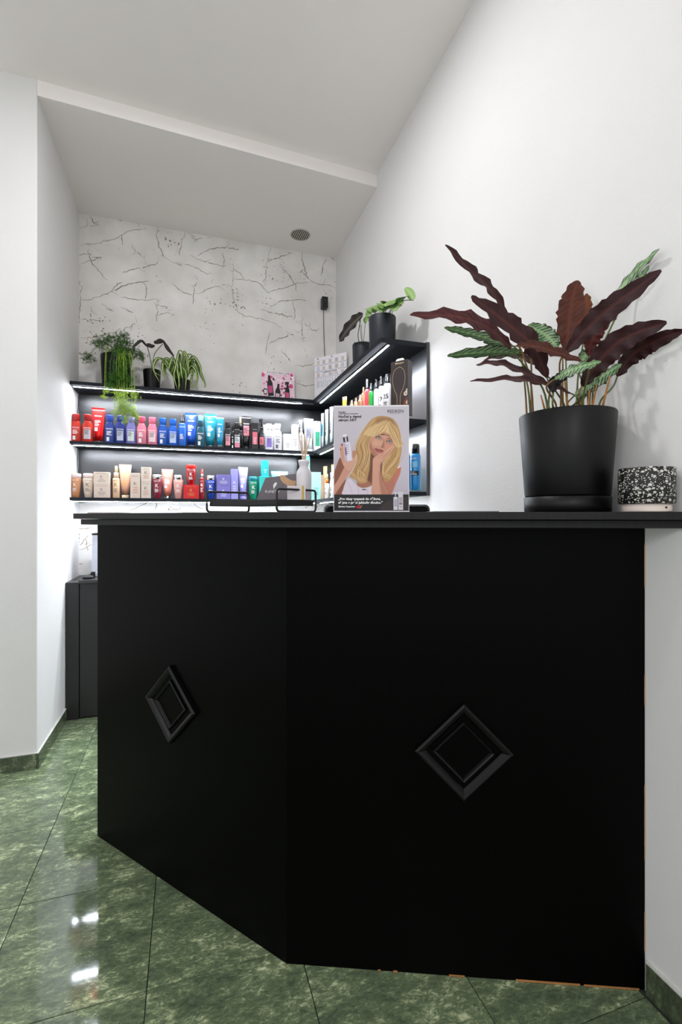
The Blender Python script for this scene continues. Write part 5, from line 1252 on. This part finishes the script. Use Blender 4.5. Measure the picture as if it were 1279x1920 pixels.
def ptxt(s, x, y, hgt, m_, wid=None, bold=0.0, align='l'):
    sx_ = pw / 1135.0; sz_ = phh / 1615.0; m = MB()
    text_into(m, s, -pw / 2 + (x - 45) * sx_, .002 + phh - (y - 45) * sz_, height=hgt * sz_, width=wid * sx_ if wid else None, align=align, bold=bold)
    build(m, 'lettering', m_, board, (0, -.0008, 0))
ptxt('Novinka', 118, 156, 22, INKB, 105, .04); ptxt('Acidic Bonding Concentrate', 118, 178, 18, INKB, 295, .03)
ptxt('Noční a denní', 118, 232, 40, INKB, 350, .035); ptxt('sérum 24/7', 118, 284, 40, INKB, 275, .035)
ptxt('REDKEN', 858, 162, 48, INKB, 240, .004); ptxt('5TH AVENUE NYC', 900, 182, 10, INKB, 140)
ptxt('„Pro vlasy vyspané do růžova,', 118, 1482, 36, INKW, 635, .035); ptxt('ať jste v práci jakkoliv dlouho.“', 118, 1538, 36, INKW, 665, .035); ptxt('Sabrina Carpenter', 118, 1592, 24, INKW, 255, .03)
build(MB().box(-pw / 2 - .0005, pw / 2 + .002, -.012, .06, 0, .0016), 'foot', mat('clear_white_foot', (232, 232, 236), .2), pst, bevel=.0004)
build(MB().prism([(-.03, .0044), (.03, .0044), (.03, .0060), (-.03, .0060)], .01, .19), 'back_strut', mat('white_card', (238, 238, 238), .5), board)

# black wire riser with a plank
zt = ZT + .0004
f1a, f1b = atK(388, 950, 1.493), atK(467, 950, 1.578)
f2a, f2b = atK(519, 950, 1.36), atK(592, 950, 1.46)
rs0 = thing('desk_riser', 'small black wire riser with a dark plank on the counter', 'riser', ((f1a.x + f2b.x) / 2, (f1a.y + f2b.y) / 2, zt))
ro = Vector((rs0.location.x, rs0.location.y, 0))
def loop(a, b, ztop):
    A = Vector((a.x, a.y, 0)) - ro; B = Vector((b.x, b.y, 0)) - ro; d = (B - A); L = d.length; d /= L; r = .010; pts = []
    for cx_, cz_, a0 in ((r, r, PI), (L - r, r, 1.5 * PI), (L - r, ztop - r, 0), (r, ztop - r, .5 * PI)):
        for k in range(5): t = a0 + k / 4 * PI / 2; pts.append(A + d * (cx_ + r * math.cos(t)) + Vector((0, 0, cz_ + r * math.sin(t) + .0033)))
    build(MB().tube(pts, .0033, 8, closed=True), 'wire_frame', BLACKMET, rs0)
loop(f1a, f1b, .064); loop(f2a, f2b, .0655)
plz0 = .0215; plz1 = .0385
def sh_(a, b, t): return a + (b - a) * t
q = [sh_(f1a, f1b, .06), sh_(f2a, f2b, .06), sh_(f2a, f2b, .94), sh_(f1a, f1b, .94)]
build(MB().prism([((v - ro).x, (v - ro).y) for v in q], plz0, plz1), 'plank', mat('black_brown_plank', (30, 29, 28), .5, var=.1), rs0, bevel=.0008)
zp = zt + plz1 + .0004
# reed diffuser
vz = atK(570, 900, 1.475)
vs_ = thing('reed_diffuser', 'white ceramic bottle with wooden reed sticks on the riser', 'diffuser', (vz.x, vz.y, zp))
vk = 1.475 / FPX; H = (969 - 863) * vk + EYE - zp
def vzz(y): return (969 - y) * vk + EYE - zp
secs = [(0, 13.5 * vk, 13.5 * vk, 2), (.003, 14.2 * vk, 14.2 * vk, 2), (vzz(890), 14.2 * vk, 14.2 * vk, 2), (vzz(884), 13 * vk, 13 * vk, 2), (vzz(879), 10 * vk, 10 * vk, 2), (vzz(876), 8.2 * vk, 8.2 * vk, 2), (vzz(873), 8.6 * vk, 8.6 * vk, 2), (vzz(868), 10.2 * vk, 10.2 * vk, 2), (H, 10.8 * vk, 10.8 * vk, 2), (H - .001, 9.4 * vk, 9.4 * vk, 2), (vzz(875), 6.5 * vk, 6.5 * vk, 2)]
build(MB().loft(secs, 32), 'bottle', mat('white_ceramic', (218, 214, 218), .4, var=.02), vs_)
REED = mat('reed_wood', (206, 184, 156), .7, var=.12, vscale=60)
for (x, y), b in (((559, 806), (-.006, 0)), ((565, 815), (-.003, .004)), ((584, 806), (.006, 0)), ((576, 822), (.004, -.003)), ((571, 812), (0, .004))):
    t = atK(x, y, 1.475 + b[1]) - Vector((vz.x, vz.y, zp)); build(MB().tube([(b[0] * -.4, b[1] * .3, H - .03), t], .0017, 6), 'reed', REED, vs_)
# white box with gold stripe
bz = atK(556, 925, 1.425)
bx_ = thing('gift_box', 'small white box with a gold stripe on the wire riser', 'box', (bz.x, bz.y, zp), -.25)
bw_ = 34 * 1.425 / FPX; bh_ = (969 - 911.5) * 1.425 / FPX + EYE - zp
build(MB().box(-bw_ / 2, bw_ / 2, -.012, .012, 0, bh_), 'body', mat('white_gift_card', (222, 216, 220), .5), bx_, bevel=.001)
build(MB().box(bw_ * .30, bw_ * .42, -.0124, .0124, 0, bh_ + .0006), 'gold_stripe', mat('gold_band', (176, 150, 70), .35, metal=.5), bx_)
# grey voucher card
gk = 1.515
gz = atK(527, 930, gk); gw = thing('voucher_card', 'grey slanted voucher card with bronze swoosh and white logo on the riser', 'card', (gz.x, gz.y, zp), -YAW)
def gp(x, y): return ((x - 527) * gk / FPX, (969 - y) * gk / FPX + EYE - zp)
out = [gp(480, 935), gp(498, 896), gp(560, 887), gp(578, 884), gp(572, 935)]; out[0] = (out[0][0], 0.0); out[-1] = (out[-1][0], 0.0)
m = MB(); n = len(out); m.add([(a, y, b) for y in (0, .003) for a, b in out], [tuple(range(n)), tuple(range(2 * n - 1, n - 1, -1))] + [(i, n + i, n + (i + 1) % n, (i + 1) % n) for i in range(n)])
build(m, 'card', mat('grey_card', (112, 106, 112), .55), gw)
sw = spline2([gp(525, 892), gp(533, 891), gp(538, 896), gp(548, 901), gp(555, 902), gp(553, 911), gp(545, 913), gp(538, 910), gp(528, 902)])
m = MB(); m.add([(a, -.0004, b) for a, b in sw], [tuple(range(len(sw)))]); build(m, 'bronze_swoosh', mat('bronze_print', (200, 158, 118), .35), gw)
m = MB(); bd = [gp(*p) for p in ((518.5, 904), (519.5, 906), (518, 910), (515, 914), (513.5, 917), (512.5, 913), (512.5, 909), (515, 905.5))]; m.add([(a, -.0004, b) for a, b in bd], [tuple(range(len(bd)))]); build(m, 'bird_logo', INKW, gw)
m = MB(); c_ = gp(510, 924); text_into(m, 'PLANET H', c_[0], c_[1], width=26 * gk / FPX, height=5 * gk / FPX, slant=.15); build(m, 'lettering', INKW, gw, (0, -.0004, 0))
# magazines and papers
def sheets(name, label, cat, xa, xb, k, depth, thick, m_, n=1, cover=None):
    A, B = atK(xa, 960, k), atK(xb, 960, k); L = (B - A).length
    t = thing(name, label, cat, ((A.x + B.x) / 2, (A.y + B.y) / 2, ZT + .0004), math.atan2(B.y - A.y, B.x - A.x))
    for i in range(n): build(MB().box(-L / 2 + .002 * i, L / 2 - .003 * i, .001 * i, depth - .002 * i, thick * i, thick * (i + 1) - .0002), 'sheet' if i < n - 1 else 'cover', m_ if i < n - 1 or not cover else cover, t)
    return t
sheets('magazine', 'dark magazine lying at the left end of the counter', 'magazine', 163, 224, 1.72, .10, .0018, mat('paper_edge', (190, 150, 130), .7), 2, mat('dark_cover', (40, 38, 38), .4))
sheets('magazine', 'dark leaflet lying beside the wire riser', 'magazine', 341, 384, 1.62, .10, .0016, mat('dark_cover', (40, 38, 38), .4), 2)
sheets('paper_stack', 'thin stack of papers on the counter left of the big pot', 'paper', 812, 938, 1.36, .12, .0022, mat('white_paper', (226, 226, 224), .7), 2, mat('grey_cover', (90, 90, 92), .5))

# ================================================================== behind the counter
# office chair (its backrest shows behind the poster)
kc = 1.86
A, B = atK(608, 947, kc), atK(806, 947, kc); bw = (B - A).length; ztop = EYE + (969 - 946) * kc / FPX
ch = thing('office_chair', 'black office chair whose rounded backrest shows behind the poster', 'chair', ((A.x + B.x) / 2, (A.y + B.y) / 2, 0), -YAW)
m = MB(); bhh = .46
secs = []
pts_ = [(math.copysign(1, c) * (bw / 2 - .02) + .02 * c, math.copysign(1, s) * (bhh / 2 - .02) + .02 * s) for c, s in [(math.cos(t), math.sin(t)) for t in [(q + .5) / 24 * 2 * PI for q in range(24)]]]
n = len(pts_)
for y, sc_ in ((-.02, .97), (-.012, 1), (.012, 1), (.02, .97)):
    secs.append([(a * sc_ if abs(sc_ - 1) > .001 else a, y + .25 * a * a, ztop - bhh / 2 + b * (sc_ if abs(sc_ - 1) > .001 else 1)) for a, b in pts_])
vs = [p for r_ in secs for p in r_]; fs = [(j * n + i, j * n + (i + 1) % n, (j + 1) * n + (i + 1) % n, (j + 1) * n + i) for j in range(3) for i in range(n)] + [tuple(range(n)), tuple(range(4 * n - 1, 3 * n - 1, -1))]
CHM = mat('black_upholstery', (22, 22, 24), .75, var=.1, bump=.3, bscale=400)
build(m.add(vs, fs, 0, True), 'backrest', CHM, ch)
build(MB().loft([(.62, .20, .19, 3, 0, .22), (.63, .23, .22, 3, 0, .22), (.67, .23, .22, 3, 0, .22), (.685, .21, .20, 3, 0, .22)], 28), 'seat', CHM, ch)
build(MB().tube([(0, .04, ztop - .3), (0, .06, .68), (0, .12, .60), (0, .22, .60)], .018, 8), 'back_stem', BLACKMET, ch)
build(MB().tube([(0, .22, .60), (0, .22, .08)], .025, 12), 'gas_lift', BLACKMET, ch)
for k in range(5):
    a = k * 2 * PI / 5 + .3; e = (.27 * math.cos(a), .22 + .27 * math.sin(a))
    lg = build(MB().tube([(0, .22, .10), (e[0], e[1], .075)], [.02, .014], 8), 'leg', BLACKMET, ch)
    build(MB().loft([(-.012, .026, .026, 2), (.012, .026, .026, 2)], 14), 'castor', BLACKP, lg, (e[0], e[1], .0265), rot=(PI / 2, 0, a))
# things on the low cabinet
zc_ = .8264
pk_ = atZ(165, 1079, zc_ + .006); pk_.y = max(3.16, min(pk_.y, 3.40)); pk_ = atY(165, 1079, 3.20)
cg = thing('charging_puck', 'flat black charging puck with a cable on the low cabinet', 'charger', (pk_.x, 3.20, zc_))
build(MB().loft([(0, .030, .030, 2), (.002, .032, .032, 2), (.013, .032, .032, 2), (.016, .029, .029, 2)], 28), 'puck', BLACKP, cg)
build(MB().box(-.012, .012, .02, .044, .0, .034), 'plug', BLACKP, cg, (.018, .028, 0), bevel=.002)
build(MB().tube(spline3([(.030, .06, .024), (.055, .06, .030), (.085, .05, .022), (.10, .03, .006), (.14, .03, .003)], 6), .003, 6), 'cable', mat('white_cable', (220, 220, 222), .5), cg)
bx0 = atY(175.5, 1078, 3.36)
bn = thing('storage_bin', 'frosted storage bin with dark rim behind the left end of the counter', 'bin', (bx0.x + .09, 3.36, zc_))
hb_ = atY(176, 1000, 3.30).z - zc_
FRM = mat('frosted_plastic', (206, 210, 224), .4, var=.03)
build(MB().box(-.09, .09, -.055, .055, 0, hb_ - .012), 'body', FRM, bn, bevel=.004)
build(MB().box(-.092, .092, -.057, .057, hb_ - .0118, hb_), 'rim', BLACKP, bn, bevel=.003)
